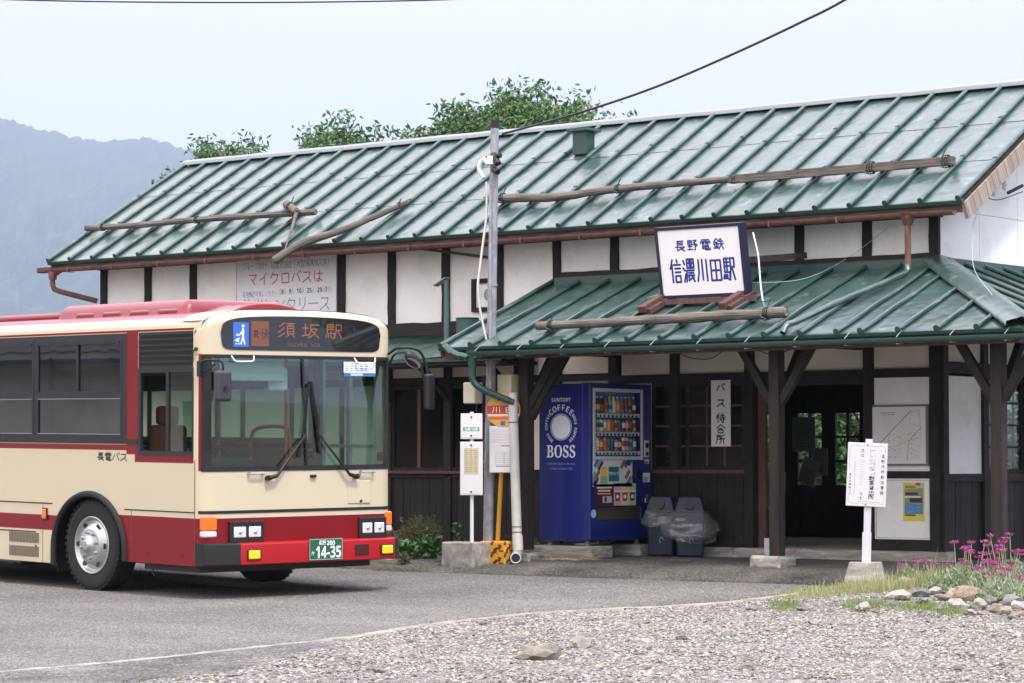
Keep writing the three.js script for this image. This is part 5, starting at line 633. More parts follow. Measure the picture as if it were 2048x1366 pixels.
// ---------- vending machine ----------
{
  const t = thing('vending_machine', 'dark blue drinks vending machine with lit-free product window and coffee logo side', 'vending machine'); t.userData.label = 'dark blue drinks vending machine with white coffee logo on its side';
  const blue = phy({ color: col(24, 36, 112), roughness: 0.35, clearcoat: 0.5, clearcoatRoughness: 0.15 }), x0 = -0.74, x1 = 0.0, y0 = 0.125, y1 = 1.955, z0 = 0.1, z1 = 1.3;
  mk('cabinet', rbx(x0, x1 - 0.1, y0, y1, z0, z1, 0.015), blue, t);
  // door with real openings
  const s = new THREE.Shape(vec([[-z1, y0 + 0.02], [-z0, y0 + 0.02], [-z0, y1], [-z1, y1]])); const hole = (a, b, c, d) => s.holes.push(new THREE.Path(vec([[-b, c], [-a, c], [-a, d], [-b, d]])));
  hole(0.3, 1.22, 1.1, 1.87); hole(0.3, 1.18, 0.36, 0.53); const door = mk('door', new THREE.ExtrudeGeometry(s, { depth: 0.1, bevelEnabled: true, bevelSize: 0.006, bevelThickness: 0.006, bevelSegments: 2 }).rotateY(Math.PI / 2).translate(x1 - 0.1, 0, 0), blue, t);
  mk('product_window', new THREE.PlaneGeometry(0.92, 0.77).rotateY(Math.PI / 2).translate(x1 - 0.004, 1.485, 0.76), phy({ color: col(240, 245, 250), transmission: 1, roughness: 0.02, thickness: 0 }), t); mk('window_back', bx(x1 - 0.105, x1 - 0.1, 1.08, 1.89, 0.27, 1.25), std({ color: col(100, 160, 200), roughness: 0.7 }), t);
  mk('window_surround', (() => { const q = new THREE.Shape(vec([[-1.25, 1.07], [-0.27, 1.07], [-0.27, 1.9], [-1.25, 1.9]])); q.holes.push(new THREE.Path(vec([[-1.21, 1.11], [-0.31, 1.11], [-0.31, 1.86], [-1.21, 1.86]]))); return new THREE.ExtrudeGeometry(q, { depth: 0.008, bevelEnabled: false }).rotateY(Math.PI / 2).translate(x1 + 0.006, 0, 0); })(), std({ color: col(200, 202, 204), roughness: 0.4 }), t);
  const bottle = new THREE.LatheGeometry(vec([[0, 0], [0.03, 0], [0.032, 0.02], [0.03, 0.06], [0.032, 0.1], [0.028, 0.135], [0.013, 0.165], [0.013, 0.185], [0.0, 0.186]]), 12), can = new THREE.LatheGeometry(vec([[0, 0], [0.026, 0], [0.031, 0.008], [0.031, 0.12], [0.025, 0.13], [0, 0.13]]), 12);
  const tints = [[90, 150, 200], [225, 190, 60], [230, 230, 225], [205, 80, 40], [110, 70, 45], [60, 110, 70], [200, 60, 60], [240, 150, 60], [40, 50, 90], [150, 190, 110], [60, 60, 62], [190, 120, 80]]; const tm = tints.map((c) => phy({ color: col(...c), roughness: 0.3, clearcoat: 0.6 })), lm = [[235, 235, 230], [220, 60, 60], [40, 80, 160], [240, 200, 80], [50, 110, 70]].map((c) => std({ color: col(...c), roughness: 0.5 })), capM = std({ color: col(235, 235, 238), roughness: 0.5 });
  [[1.615, bottle, 11, 0.186], [1.4, can, 12, 0.13], [1.175, can, 12, 0.13]].forEach(([y, g, n, h], r) => {
    mk('shelf', bx(x1 - 0.098, x1 - 0.012, y - 0.05, y - 0.004, 0.3, 1.22), std({ color: col(225, 227, 230), roughness: 0.4 }), t); for (let i = 0; i < n; i++) { const z = 1.18 - (i + 0.2) * 0.87 / n, b = mk(r ? 'drink_can' : 'drink_bottle', g, tm[(i * 5 + r * 4 + (i >> 2)) % 12], t); b.position.set(x1 - 0.055, y, z); b.scale.y = r === 1 ? 1.05 : r === 2 ? rr(1, 1.25) : 1; mk('label_band', new THREE.CylinderGeometry(0.033, 0.033, 0.055, 12, 1, true).translate(0, 0.07, 0), lm[(i * 3 + r) % 5], b); if (!r) mk('bottle_cap', new THREE.CylinderGeometry(0.0145, 0.0145, 0.02, 10).translate(0, 0.185, 0), pick([capM, lm[2], lm[3]]), b); mk('price_tag', bx(x1 - 0.01, x1 - 0.006, y - 0.024, y - 0.006, z - 0.03, z + 0.03), std({ color: col(190, 205, 215), roughness: 0.5 }), t); mk('select_button', new THREE.CylinderGeometry(0.012, 0.012, 0.012, 12).rotateZ(Math.PI / 2).translate(x1 - 0.008, y - 0.037, z), M.black, t); }
  });
  const face = (name, w, h, y, z, draw, res = 700) => { const f = signFace(name, w, h, draw, t, res); f.rotation.y = Math.PI / 2; f.position.set(x1 + 0.0085, y, z); return f; };
  face('campaign_poster', 0.78, 0.31, 0.91, 0.87, (c, W, H) => { c.fillStyle = '#cfd8dc'; c.fillRect(0, 0, W, H); for (let i = 0; i < 16; i++) { c.fillStyle = pick(['#2f5f9e', '#1d2a44', '#7fa6b8', '#8a6f40', '#3f7d5a']); c.save(); c.translate(rnd() < 0.5 ? rnd() * W * 0.22 : W * (0.7 + 0.3 * rnd()), rnd() * H); c.rotate(0.7); c.fillRect(-18, -45, 36, 90); c.restore(); } c.fillStyle = '#2c6f72'; c.fillRect(W * 0.4, H * 0.25, W * 0.26, H * 0.55); c.fillStyle = '#e9c34a'; c.fillRect(W * 0.2, H * 0.25, W * 0.15, H * 0.35); c.fillStyle = '#8fbf8c'; c.fillRect(W * 0.19, H * 0.6, W * 0.18, H * 0.4); write(c, 'キャンペーン', W * 0.41, H * 0.42, W * 0.24, H * 0.16, '#f4f6f4', 5, 0.1); });
  face('ice_cream_poster', 0.36, 0.25, 0.66, 1.03, (c, W, H) => { c.fillStyle = '#571b2b'; c.fillRect(0, 0, W, H); c.fillStyle = '#e6d9c4'; c.fillRect(W * 0.1, H * 0.1, W * 0.8, H * 0.1); c.fillRect(W * 0.16, H * 0.26, W * 0.66, H * 0.09); c.fillRect(W * 0.12, H * 0.42, W * 0.72, H * 0.05); c.fillStyle = '#b9c3d8'; c.fillRect(W * 0.4, H * 0.56, W * 0.5, H * 0.3); c.fillStyle = '#2e3344'; c.fillRect(W * 0.5, H * 0.6, W * 0.12, H * 0.22); });
  face('ice_cup_poster', 0.44, 0.26, 0.665, 0.63, (c, W, H) => { const gr = ['#d9a9b9', '#d7d0a4', '#b6cf9c']; gr.forEach((k, i) => { c.fillStyle = k; c.fillRect(i * W / 3, 0, W / 3 + 1, H); c.fillStyle = ['#7c2434', '#a83a3a', '#3b2a2a'][i]; c.beginPath(); c.moveTo(W * (0.05 + i / 3), H * 0.4); c.lineTo(W * (0.29 + i / 3), H * 0.4); c.lineTo(W * (0.26 + i / 3), H * 0.8); c.lineTo(W * (0.08 + i / 3), H * 0.8); c.fill(); c.fillStyle = '#efe8da'; c.fillRect(W * (0.04 + i / 3), H * 0.33, W * 0.26, H * 0.08); c.beginPath(); c.ellipse(W * (0.17 + i / 3), H * 0.6, W * 0.07, H * 0.09, 0, 0, 7); c.fill(); }); });
  mk('delivery_flap', rbx(x1 - 0.03, x1 - 0.012, 0.365, 0.525, 0.31, 1.17, 0.01), phy({ color: col(70, 66, 50), roughness: 0.25, clearcoat: 0.5 }), t); mk('chute', bx(x1 - 0.098, x1 - 0.04, 0.37, 0.52, 0.31, 1.17), M.black, t);
  mk('coin_panel', merge([rbx(x1 + 0.002, x1 + 0.014, 1.1, 1.3, 0.15, 0.24, 0.01)]), std({ color: col(205, 208, 212), roughness: 0.35, metalness: 0.3 }), t); mk('coin_slot', merge([rbx(x1 + 0.012, x1 + 0.02, 1.21, 1.27, 0.165, 0.225, 0.006), rbx(x1 + 0.012, x1 + 0.022, 1.12, 1.16, 0.17, 0.22, 0.012)]), M.black, t); mk('bill_slot', rbx(x1 + 0.004, x1 + 0.024, 0.84, 0.94, 0.33, 0.43, 0.012), M.black, t);
  face('notice_sticker', 0.14, 0.11, 0.86, 0.2, lines('#dfe3e6')); face('price_sticker', 0.09, 0.05, 1.05, 0.19, lines('#d5dade')); mk('coin_return', rbx(x1 + 0.004, x1 + 0.02, 0.56, 0.62, 0.16, 0.23, 0.01), M.chrome, t); mk('key_lock', new THREE.CylinderGeometry(0.018, 0.018, 0.02, 12).rotateZ(Math.PI / 2).translate(x1 + 0.01, 0.645, 0.19), M.chrome, t); { const d = mk('round_sticker', new THREE.CircleGeometry(0.05, 20).rotateY(Math.PI / 2).translate(x1 + 0.0075, 0.445, 1.24), std({ color: col(170, 200, 225), roughness: 0.5 }), t); }
  // printed side towards the road: maker's name, ring of lettering round a plain white disc, big word
  const W = 0.64, H = 1.7, f = signFace('side_print', W, H, (c, w, h) => {
    c.fillStyle = '#182470'; c.fillRect(0, 0, w, h); c.fillStyle = '#dfe3ee'; c.textAlign = 'center'; const X = (m) => (m + 0.32) * w / W, Y = (m) => (1.9 - m) * h / H, S = w / W;
    c.font = 'bold ' + Math.round(0.062 * S) + 'px sans-serif'; c.fillText('SUNTORY', X(0), Y(1.745));
    const arc = (txt, r, size, mid, span, inside) => { const n = txt.length; c.font = 'bold ' + Math.round(size * S) + 'px sans-serif'; [...txt].forEach((ch, i) => { const a = mid + (n > 1 ? (i / (n - 1) - 0.5) * span : 0); c.save(); c.translate(X(0), Y(1.46)); c.rotate(a); c.translate(0, -r * S); c.fillText(ch, 0, 0); c.restore(); }); };
    arc('COFFEE', 0.185, 0.095, 0, 1.5); arc('BOSS COFFEE', 0.2, 0.05, 1.72, 1.5); arc('BOSS COFFEE', 0.2, 0.05, -1.72, 1.5);
    c.beginPath(); c.arc(X(0), Y(1.45), 0.155 * S, 0, 7); c.fill(); c.lineWidth = 0.008 * S; c.strokeStyle = '#182470'; c.beginPath(); c.arc(X(0), Y(1.45), 0.143 * S, 0, 7); c.stroke();
    c.font = 'bold ' + Math.round(0.2 * S) + 'px serif'; c.save(); c.translate(X(0), Y(1.095)); c.scale(0.82, 1); c.fillText('BOSS', 0, 0); c.restore();
    c.fillStyle = '#8f9cc8'; c.font = Math.round(0.034 * S) + 'px sans-serif'; c.fillText('SUNTORY BOSS is the boss', X(0), Y(1.01)); c.fillText('of them all since 1992', X(0), Y(0.955));
  }, t, 900, 0.35); f.position.set((x0 + x1 - 0.1) / 2, 1.05, z1 + 0.0015); f.material = phy({ map: f.material.map, roughness: 0.35, clearcoat: 0.5, clearcoatRoughness: 0.15 });
  for (const [px, pz] of [[x0 + 0.08, z1 - 0.1], [x1 - 0.12, z1 - 0.1], [x0 + 0.08, z0 + 0.12], [x1 - 0.12, z0 + 0.12]]) mk('foot', new THREE.CylinderGeometry(0.025, 0.035, 0.06, 10).translate(px, 0.1, pz), M.steel, t);
}
for (const [x0, x1, z0, z1, l] of [[-0.9, 0.12, 1.02, 1.44, 'long pale concrete block under the front of the vending machine'], [-0.86, 0.1, 0.06, 0.46, 'pale concrete block under the rear of the vending machine']]) tag(mk('concrete_block', jitter(rbx(x0, x1, -0.06, 0.07, z0, z1, 0.012), 0.004, x0 * 9), M.concrete, scene), l, 'block');
// bins
M.bin = std({ color: col(22, 33, 56), roughness: 0.5 }); M.bag = phy({ color: col(235, 240, 242), transmission: 0.9, roughness: 0.12, thickness: 0, side: THREE.DoubleSide });
function bin(label, x, z, bagDrop, turn) {
  const t = thing('recycling_bin', label, 'bin', [x, -0.06, z], 'recycling bins by the vending machine'); t.rotation.y = turn; t.scale.setScalar(0.95); const tp = (w0, w1, h, d = 1) => { const g = new RoundedBoxGeometry(w0, h, w0 * 0.92, 3, 0.03); const p = g.attributes.position; for (let i = 0; i < p.count; i++) { const k = (p.getY(i) + h / 2) / h, s = 1 + (w1 / w0 - 1) * k; p.setX(i, p.getX(i) * s); p.setZ(i, p.getZ(i) * s); } g.computeVertexNormals(); return g.translate(0, h / 2, 0); };
  mk('body', tp(0.31, 0.37, 0.55), M.bin, t); const lid = mk('lid', tp(0.39, 0.26, 0.2).translate(0, 0.545, 0), M.bin, t); for (const [rx, rz] of [[0, 0.168], [0.168, 0]]) mk('opening', new THREE.CylinderGeometry(0.062, 0.062, 0.03, 20).rotateX(Math.PI / 2).rotateY(rx ? Math.PI / 2 : 0).rotateX(rz ? -0.33 : 0).rotateZ(rx ? 0.33 : 0).translate(rx, 0.64, rz * 0.95), M.black, t);
  const rows = 14, seg = 60, g = grid(seg, rows, (u, v) => { const a = u * Math.PI * 2, flare = 0.195 + (0.03 + bagDrop * 0.1) * Math.sin(v * 2.2) + 0.02 * v, n = 1 + (0.1 + 0.2 * bagDrop) * v * (fbm(u, v * 0.6, 10, 3, 5) - 0.45) * 2.2, k = Math.pow(Math.pow(Math.abs(Math.cos(a)), 4) + Math.pow(Math.abs(Math.sin(a)), 4), -0.25); return [Math.cos(a) * flare * n * (k * (1 - v) + v), 0.57 - v * (0.15 + bagDrop * 0.2 * (0.75 + 0.5 * Math.sin(a + 0.4))) + 0.02 * (fbm(u, v, 10, 3, 5) - 0.5), Math.sin(a) * flare * n * (k * (1 - v) + v)]; }); mk('plastic_bag', g, M.bag, t);
  const mkr = new THREE.TorusGeometry(0.035, 0.009, 6, 14, 4.4); mk('recycle_mark', mkr.scale(0.7, 1, 0.3).translate(0.02, 0.2, 0.163), std({ color: col(80, 140, 160), roughness: 0.5 }), t);
  { const f = signFace('maker_mark', 0.15, 0.04, (c, w, h) => { c.fillStyle = '#26344e'; c.fillRect(0, 0, w, h); c.fillStyle = '#9fb2cc'; c.font = 'bold 26px sans-serif'; c.fillText('SUNTORY', 2, h - 5); }, t, 900); f.position.set(-0.02, 0.4, 0.172); f.rotation.x = -0.05; }
}
bin('dark blue bin beside the vending machine, its lid nearly bare of bag', 0.34, 0.32, 0.25, 0.35); bin('dark blue bin with a loose clear bag hanging over its rim', 0.74, 0.34, 1, 0.55);
// ---------- bus stops, pole, pipes ----------
{
  const t = thing('bus_stop_sign', 'white bus stop plates on a thin post in a grey concrete block', 'bus stop', [-1.1, 0, 2.2]); const gx = jitter(rbx(-0.25, 0.22, -0.22, 0.12, -0.18, 0.16, 0.015), 0.006, 4); mk('base_block', gx, M.concrete, t); mk('post', rod(V(0.1, 0.1, 0.03), V(0.1, 1.62, 0.03), 0.022), M.white, t);
  const turn = 0.42, pl = (name, y0, y1, w, draw) => { const p = mk(name, rbox(w, y1 - y0, 0.016, 0.008, 0, 0, 0), M.white, t); p.position.set(0.12, (y0 + y1) / 2, 0.062); p.rotation.y = turn; const f = signFace('print', w - 0.03, y1 - y0 - 0.03, draw, p, 600); f.position.z = 0.0095; for (const s of [-1, 1]) mk('bolt', new THREE.CylinderGeometry(0.011, 0.011, 0.01, 8).rotateX(Math.PI / 2).translate(0, s * ((y1 - y0) / 2 - 0.04), 0.012), M.black, p); };
  pl('name_plate', 1.305, 1.6, 0.26, (c, w, h) => { c.fillStyle = '#dcdde0'; c.fillRect(0, 0, w, h); c.fillStyle = '#3f8d78'; c.fillRect(w * 0.08, h * 0.54, w * 0.84, h * 0.17); write(c, '信濃川田駅', w * 0.14, h * 0.565, w * 0.72, h * 0.12, '#eef4f0', 2.4, 0.08); });
  pl('timetable_plate', 0.66, 1.275, 0.27, (c, w, h) => { c.fillStyle = '#dcdde0'; c.fillRect(0, 0, w, h); c.fillStyle = '#c4bb9e'; c.fillRect(w * 0.14, h * 0.1, w * 0.72, h * 0.52); c.fillStyle = '#77684e'; for (let i = 0; i < 12; i++) for (let k = 0; k < 3; k++) c.fillRect(w * (0.18 + k * 0.23), h * (0.14 + i * 0.038), w * (0.1 + 0.08 * rnd()), 3); });
}
{
  const t = thing('bus_stop_sign', 'round orange and yellow bus stop sign on a leaning ochre post', 'bus stop', [-0.86, 0, 1.92]); T.rust = tex(256, (u, v) => { const n = sstep(0.6, 0.68, fbm(u, v, 4, 5, 301)); return mixc([0.83, 0.6, 0.17], [0.3, 0.17, 0.1], n); }, 0.5);
  mk('base_block', jitter(rbx(-0.2, 0.2, -0.16, 0.13, -0.15, 0.13, 0.02), 0.005, 7), std({ map: T.rust, roughness: 0.8 }), t); mk('post', bar(V(-0.01, 0.1, 0.0), V(0.08, 1.45, 0.0), 0.035, 0.035), std({ color: col(206, 150, 50), roughness: 0.6 }), t);
  const g = new THREE.Group(); g.name = 'sign_head'; t.add(g); g.position.set(0.1, 0, 0.03); g.rotation.y = 0.45;
  const dsc = mk('disc', new THREE.CylinderGeometry(0.2, 0.2, 0.016, 36).rotateX(Math.PI / 2).translate(0, 1.64, 0), std({ color: col(215, 165, 75), roughness: 0.5 }), g); const f = mk('disc_print', new THREE.CircleGeometry(0.196, 36), std({ map: canvasTex(400, 400, (c, w, h) => { c.fillStyle = '#dcae58'; c.fillRect(0, 0, w, h); c.fillStyle = '#b8422f'; c.fillRect(0, h * 0.36, w, h * 0.25); c.fillStyle = '#d8712f'; c.fillRect(0, h * 0.68, w, h * 0.1); c.fillStyle = '#e8dcc4'; c.fillRect(0, h * 0.61, w, h * 0.07); write(c, '川田', w * 0.16, h * 0.4, w * 0.66, h * 0.17, '#f6efe2', 8, 0.35); write(c, '長電バス', w * 0.3, h * 0.14, w * 0.4, h * 0.1, '#c2502e', 4, 0.1); c.fillStyle = '#3d6fae'; c.fillRect(w * 0.42, h * 0.82, w * 0.14, h * 0.13); }), roughness: 0.5 }), g); f.position.set(0, 1.64, 0.009);
  const bd = mk('timetable_board', rbx(-0.165, 0.165, 0.92, 1.46, -0.008, 0.006, 0.006), M.white, g); const p = signFace('board_print', 0.32, 0.53, (c, w, h) => { c.fillStyle = '#e9e9ea'; c.fillRect(0, 0, w, h); c.strokeStyle = '#8a8c90'; c.lineWidth = 1.5; for (let i = 0; i < 9; i++) { c.beginPath(); c.moveTo(w * 0.06, h * (0.08 + i * 0.034)); c.lineTo(w * 0.94, h * (0.08 + i * 0.034)); c.stroke(); } c.strokeStyle = '#5f7d6c'; for (let i = 0; i < 6; i++) { c.strokeRect(w * 0.22, h * (0.56 + i * 0.045), w * 0.3, h * 0.045); c.strokeRect(w * 0.55, h * (0.56 + i * 0.045), w * 0.4, h * 0.045); } c.fillStyle = '#b04a3c'; c.fillRect(w * 0.22, h * 0.86, w * 0.74, 7); c.fillStyle = '#3b3b3e'; c.fillRect(w * 0.42, h * 0.42, w * 0.32, 6); }, g, 700); p.position.set(0, 1.19, 0.0075);
}
{
  const t = thing('steel_pole', 'tall grey steel service pole with black cap and cable conduits', 'pole'); const b = V(-1.03, -0.08, 1.9), u = V(-0.93, 4.93, 1.9); mk('shaft', rod(b, u, 0.062, 0.048, 16), M.steel, t); mk('cap', rod(u, u.clone().add(V(0.002, 0.09, 0)), 0.051, 0.05, 16), M.black, t);
  mk('conduit', tube([[-0.99, 4.3, 1.98], [-1.0, 3.9, 1.97], [-1.04, 3.4, 2.02], [-1.06, 3.0, 2.05], [-1.0, 2.55, 2.0], [-0.93, 2.3, 1.98]], 0.014, 8, 6), M.pvc, t); mk('conduit', rod(V(-0.94, 4.2, 1.97), V(-0.93, 1.2, 1.98), 0.018), M.steel, t); mk('service_head', merge([tube([[-1.03, 4.35, 1.98], [-1.08, 4.46, 2.0], [-1.02, 4.56, 2.0], [-0.95, 4.5, 1.99]], 0.03, 8, 5), new THREE.CylinderGeometry(0.045, 0.045, 0.1, 12).translate(-0.93, 4.55, 1.97)]), M.white, t); mk('clamp', merge([rod(V(-1.0, 4.58, 1.95), V(-0.8, 4.6, 1.95), 0.03), rod(V(-0.92, 4.62, 1.94), V(-0.83, 4.5, 1.96), 0.04), rod(V(-0.9, 4.44, 1.96), V(-0.82, 4.4, 1.98), 0.035)]), M.black, t); mk('band', merge([[3.1, 0.057], [1.05, 0.06], [2.2, 0.06]].map(([y, r]) => new THREE.CylinderGeometry(r + 0.006, r + 0.006, 0.03, 16).translate(-1.03 + (y + 0.08) * 0.02, y, 1.9))), M.steel, t);
  const bx1 = mk('meter_box', rbx(-1.28, -1.1, 1.72, 1.97, 1.9, 2.06, 0.02, 3), std({ color: col(205, 198, 176), roughness: 0.55 }), t); mk('meter_box', rbx(-0.93, -0.72, 1.66, 2.06, 1.7, 1.86, 0.015, 2), std({ color: col(196, 188, 162), roughness: 0.6 }), t); mk('box_bracket', bx(-1.12, -1.05, 1.5, 2.05, 1.84, 1.9), M.wood, t); mk('box_wire', tube([[-1.12, 1.72, 2.0], [-1.11, 1.62, 2.01], [-1.07, 1.57, 1.99], [-1.04, 1.55, 1.97]], 0.006, 5, 6), M.black, t);
}
{ const t = thing('drain_pipe', 'white plastic drain pipe with elbow outlet at its foot', 'pipe'); const a = V(-0.57, 0.09, 1.93), b = V(-0.64, 1.84, 1.93); mk('pipe', rod(a, b, 0.056, 0.054, 20), M.pvc, t); mk('collar', rod(V(-0.562, 0.03, 1.93), V(-0.57, 0.2, 1.93), 0.062, 0.062, 20), M.pvc, t); mk('elbow', tube([[-0.562, 0.06, 1.93], [-0.56, 0.0, 1.94], [-0.53, -0.045, 2.0], [-0.49, -0.055, 2.06]], 0.058, 16, 6), M.steel, t); mk('outlet_rim', new THREE.TorusGeometry(0.056, 0.008, 8, 24).rotateY(0.7).translate(-0.487, -0.055, 2.065), M.pvc, t); mk('outlet_inside', new THREE.CircleGeometry(0.052, 20).rotateY(0.7).translate(-0.484, -0.055, 2.066), M.black, t); for (const y of [0.24, 0.3, 1.5]) mk('wire_band', new THREE.TorusGeometry(0.058, 0.004, 5, 24).rotateX(Math.PI / 2).translate(-0.57 - (y - 0.09) * 0.04, y, 1.93), M.black, t); }
{ const t = thing('stove_pipe', 'short dark green flue stub behind the porch verge', 'flue'); mk('tube', rod(V(-2.62, 2.5, 0.35), V(-2.62, 2.83, 0.35), 0.14, 0.14, 24), M.greenDark, t); mk('rim', new THREE.TorusGeometry(0.14, 0.01, 6, 24).rotateX(Math.PI / 2).translate(-2.62, 2.83, 0.35), M.greenDark, t); }
{ const t = thing('vent_pipe', 'green upright vent pipe with tilted cap against upper wall', 'pipe'); mk('tube', rod(V(-2.9, 2.45, 0.42), V(-2.9, 3.32, 0.42), 0.035, 0.033, 12), std({ color: col(70, 95, 92), roughness: 0.5 }), t); mk('cap', rbx(-0.16, 0.06, -0.012, 0.012, -0.05, 0.05, 0.01).rotateZ(0.45).translate(-2.94, 3.32, 0.42), std({ color: col(120, 126, 130), roughness: 0.5 }), t); mk('stay', bar(V(-3.4, 3.74, 0.3), V(-2.5, 3.6, 0.06), 0.035, 0.04), M.woodBrown, t); }
// library stop sign
{
  const t = thing('library_stop_sign', 'white board with green vertical lettering on white post in tapered concrete foot', 'sign', [4.6, -0.19, 2.8]); const yaw = 0.5; t.rotation.y = yaw;
  const bg = new THREE.CylinderGeometry(0.22, 0.31, 0.24, 4, 2).rotateY(Math.PI / 4); mk('foot', jitter(bg.translate(0, 0.1, 0), 0.006, 8), M.concrete, t); const pw = std({ color: col(196, 196, 200), roughness: 0.4 });
  mk('post', bar(V(0.01, 0.2, 0), V(0.045, 1.46, 0), 0.07, 0.07), pw, t); mk('post_sleeve', bar(V(0.009, 0.2, 0), V(0.016, 0.52, 0), 0.088, 0.088), pw, t);
  const b = mk('board', rbox(0.4, 0.64, 0.014, 0.006, 0, 0, 0), pw, t); b.position.set(0.02, 1.1, 0.045); b.rotation.z = -0.045;
  const f = signFace('board_print', 0.39, 0.63, (c, w, h) => { c.fillStyle = '#c8c8cc'; c.fillRect(0, 0, w, h); c.strokeStyle = '#8c8e92'; c.lineWidth = 3; c.beginPath(); c.roundRect ? c.roundRect(w * 0.05, h * 0.04, w * 0.9, h * 0.92, 18) : c.rect(w * 0.05, h * 0.04, w * 0.9, h * 0.92); c.stroke(); c.fillStyle = '#c8c8cc'; c.fillRect(w * 0.83, h * 0.16, w * 0.16, h * 0.66); c.fillRect(0, h * 0.44, w * 0.12, h * 0.42);
    write(c, '長野市移動図書館', w * 0.86, h * 0.17, w * 0.085, h * 0.64, '#2b2b30', 3.2, 0.3, true); write(c, '「いいづな」', w * 0.56, h * 0.1, w * 0.15, h * 0.4, '#3c8a6c', 5, 0.12, true); write(c, '駐車貸出所', w * 0.56, h * 0.52, w * 0.14, h * 0.37, '#202024', 5.5, 0.1, true); write(c, '次は', w * 0.33, h * 0.09, w * 0.08, h * 0.13, '#3a3a3e', 3.4, 0.2, true); write(c, 'です', w * 0.32, h * 0.78, w * 0.08, h * 0.13, '#3a3a3e', 3.4, 0.2, true); c.fillStyle = '#c8cad0'; c.fillRect(w * 0.28, h * 0.25, w * 0.2, h * 0.45); c.fillStyle = '#8e9096'; for (let i = 0; i < 12; i++) c.fillRect(w * 0.3, h * (0.27 + i * 0.035), w * (0.1 + 0.06 * rnd()), 3); write(c, '貸出は無料です', w * 0.045, h * 0.48, w * 0.06, h * 0.36, '#4a4a4e', 2.6, 0.2, true); c.fillStyle = '#77787c'; for (let i = 0; i < 15; i++) c.fillRect(w * 0.18, h * (0.3 + i * 0.036), 7, 10); c.fillRect(w * 0.3, h * 0.93, w * 0.55, 3); }, b, 900); f.position.z = 0.0085;
  for (const s of [-1, 1]) mk('bolt', new THREE.CylinderGeometry(0.007, 0.007, 0.01, 8).rotateX(Math.PI / 2).translate(0, s * 0.3, 0.008), M.black, b);
}
// overhead wires
const wire = (name, label, pts, r) => tag(mk(name, tube(pts, r, 6, 10), M.black, scene), label, 'wire');
wire('service_cable', 'black twisted service cable sagging down to the steel pole', [[-0.79, 4.85, 1.93], [0.78, 4.89, 2.6], [2.3, 4.96, 3.3], [3.73, 5.08, 4.0], [5.07, 5.21, 4.7], [6.1, 5.32, 5.3], [9, 5.75, 7]], 0.014);
wire('overhead_wire', 'thin black wire crossing the sky high above the roof', [[-14.5, 8.02, 1.6], [-13.21, 8.0, 0.26], [-11.69, 7.99, -1.35], [-9.99, 7.985, -2.82], [-8.48, 7.99, -3.97], [-7.22, 8.0, -4.8], [-5.85, 8.02, -5.5]], 0.012);
{ const t = thing('gable_insulators', 'white insulators and drop wire on the gable wall', 'insulator'); const P0 = [[3.98, 4.05, -0.75], [3.98, 4.13, -1.05], [3.98, 4.22, -1.3]]; for (const p of P0) mk('insulator', merge([new THREE.SphereGeometry(0.035, 10, 8).translate(...p), new THREE.SphereGeometry(0.028, 10, 8).translate(p[0], p[1] - 0.05, p[2])]), M.white, t); mk('bracket', merge(P0.map((p) => rod(V(3.88, p[1] + 0.03, p[2]), V(p[0], p[1] + 0.03, p[2]), 0.01))), M.steel, t); mk('drop_wire', tube([[3.98, 4.0, -0.75], [4.3, 3.6, 0.0], [4.8, 3.1, 0.9], [5.4, 2.75, 1.6]], 0.0035, 5, 8), std({ color: col(150, 190, 195), roughness: 0.5 }), t); mk('lead_wire', merge([tube([[3.98, 4.05, -0.78], [4.0, 4.02, -1.1], [4.05, 4.15, -1.6]], 0.006, 5, 6), rod(V(4.0, 4.12, -1.35), V(4.05, 4.22, -1.6), 0.02)]), M.black, t); }
wire('loose_wire', 'thin pale wire trailing across the porch roof from the name board', [[0.6, pY(1.0, 0.06), 1.0], [1.2, pY(0.5, 0.08), 0.5], [2.1, 3.05, 0.98], [2.5, 3.1, 0.6], [2.75, 3.35, 0.1], [3.3, 3.7, 0.06]], 0.0035).material = std({ color: col(140, 190, 180), roughness: 0.6 });
wire('porch_vine', 'thin dry vine looping under the porch beam', [[0.3, 2.42, 0.1], [0.55, 2.28, 0.12], [0.9, 2.26, 0.12], [1.25, 2.44, 0.14], [1.5, 2.36, 0.13], [1.75, 2.28, 0.13], [2.1, 2.36, 0.12]], 0.006);
// ---------- plants ----------
const camP = camera.position.clone(), camF = new THREE.Vector3(), camR = new THREE.Vector3(), camU = new THREE.Vector3();
camera.updateMatrixWorld(true); camera.matrixWorld.extractBasis(camR, camU, camF); camF.negate();
function onGround(px, py, lift = 0) { // photo pixel -> point on the ground
  const d = camF.clone().addScaledVector(camR, (px - 1024) / 5500).addScaledVector(camU, (683 - py) / 5500); let lo = 5, hi = 60;
  for (let i = 0; i < 40; i++) { const m = (lo + hi) / 2, p = camP.clone().addScaledVector(d, m); (p.y > gy(p.x, p.z) + lift) ? lo = m : hi = m; } return camP.clone().addScaledVector(d, lo);
}
function foliage(out, p, dir, len, wid, c, fold = 0.25) { // one leaf of four triangles, creased along its midrib
  const side = dir.clone().cross(V(rr(-1, 1), rr(-1, 1), rr(-1, 1))).normalize(), up = side.clone().cross(dir).normalize(), a = p, t = p.clone().addScaledVector(dir, len), m = p.clone().addScaledVector(dir, len * 0.45).addScaledVector(up, -fold * wid), l = m.clone().addScaledVector(side, wid / 2).addScaledVector(up, fold * wid), r = m.clone().addScaledVector(side, -wid / 2).addScaledVector(up, fold * wid);
  for (const q of [a, m, l, m, t, l, a, r, m, m, r, t]) { out.pos.push(q.x, q.y, q.z); out.col.push(c[0], c[1], c[2]); }
}
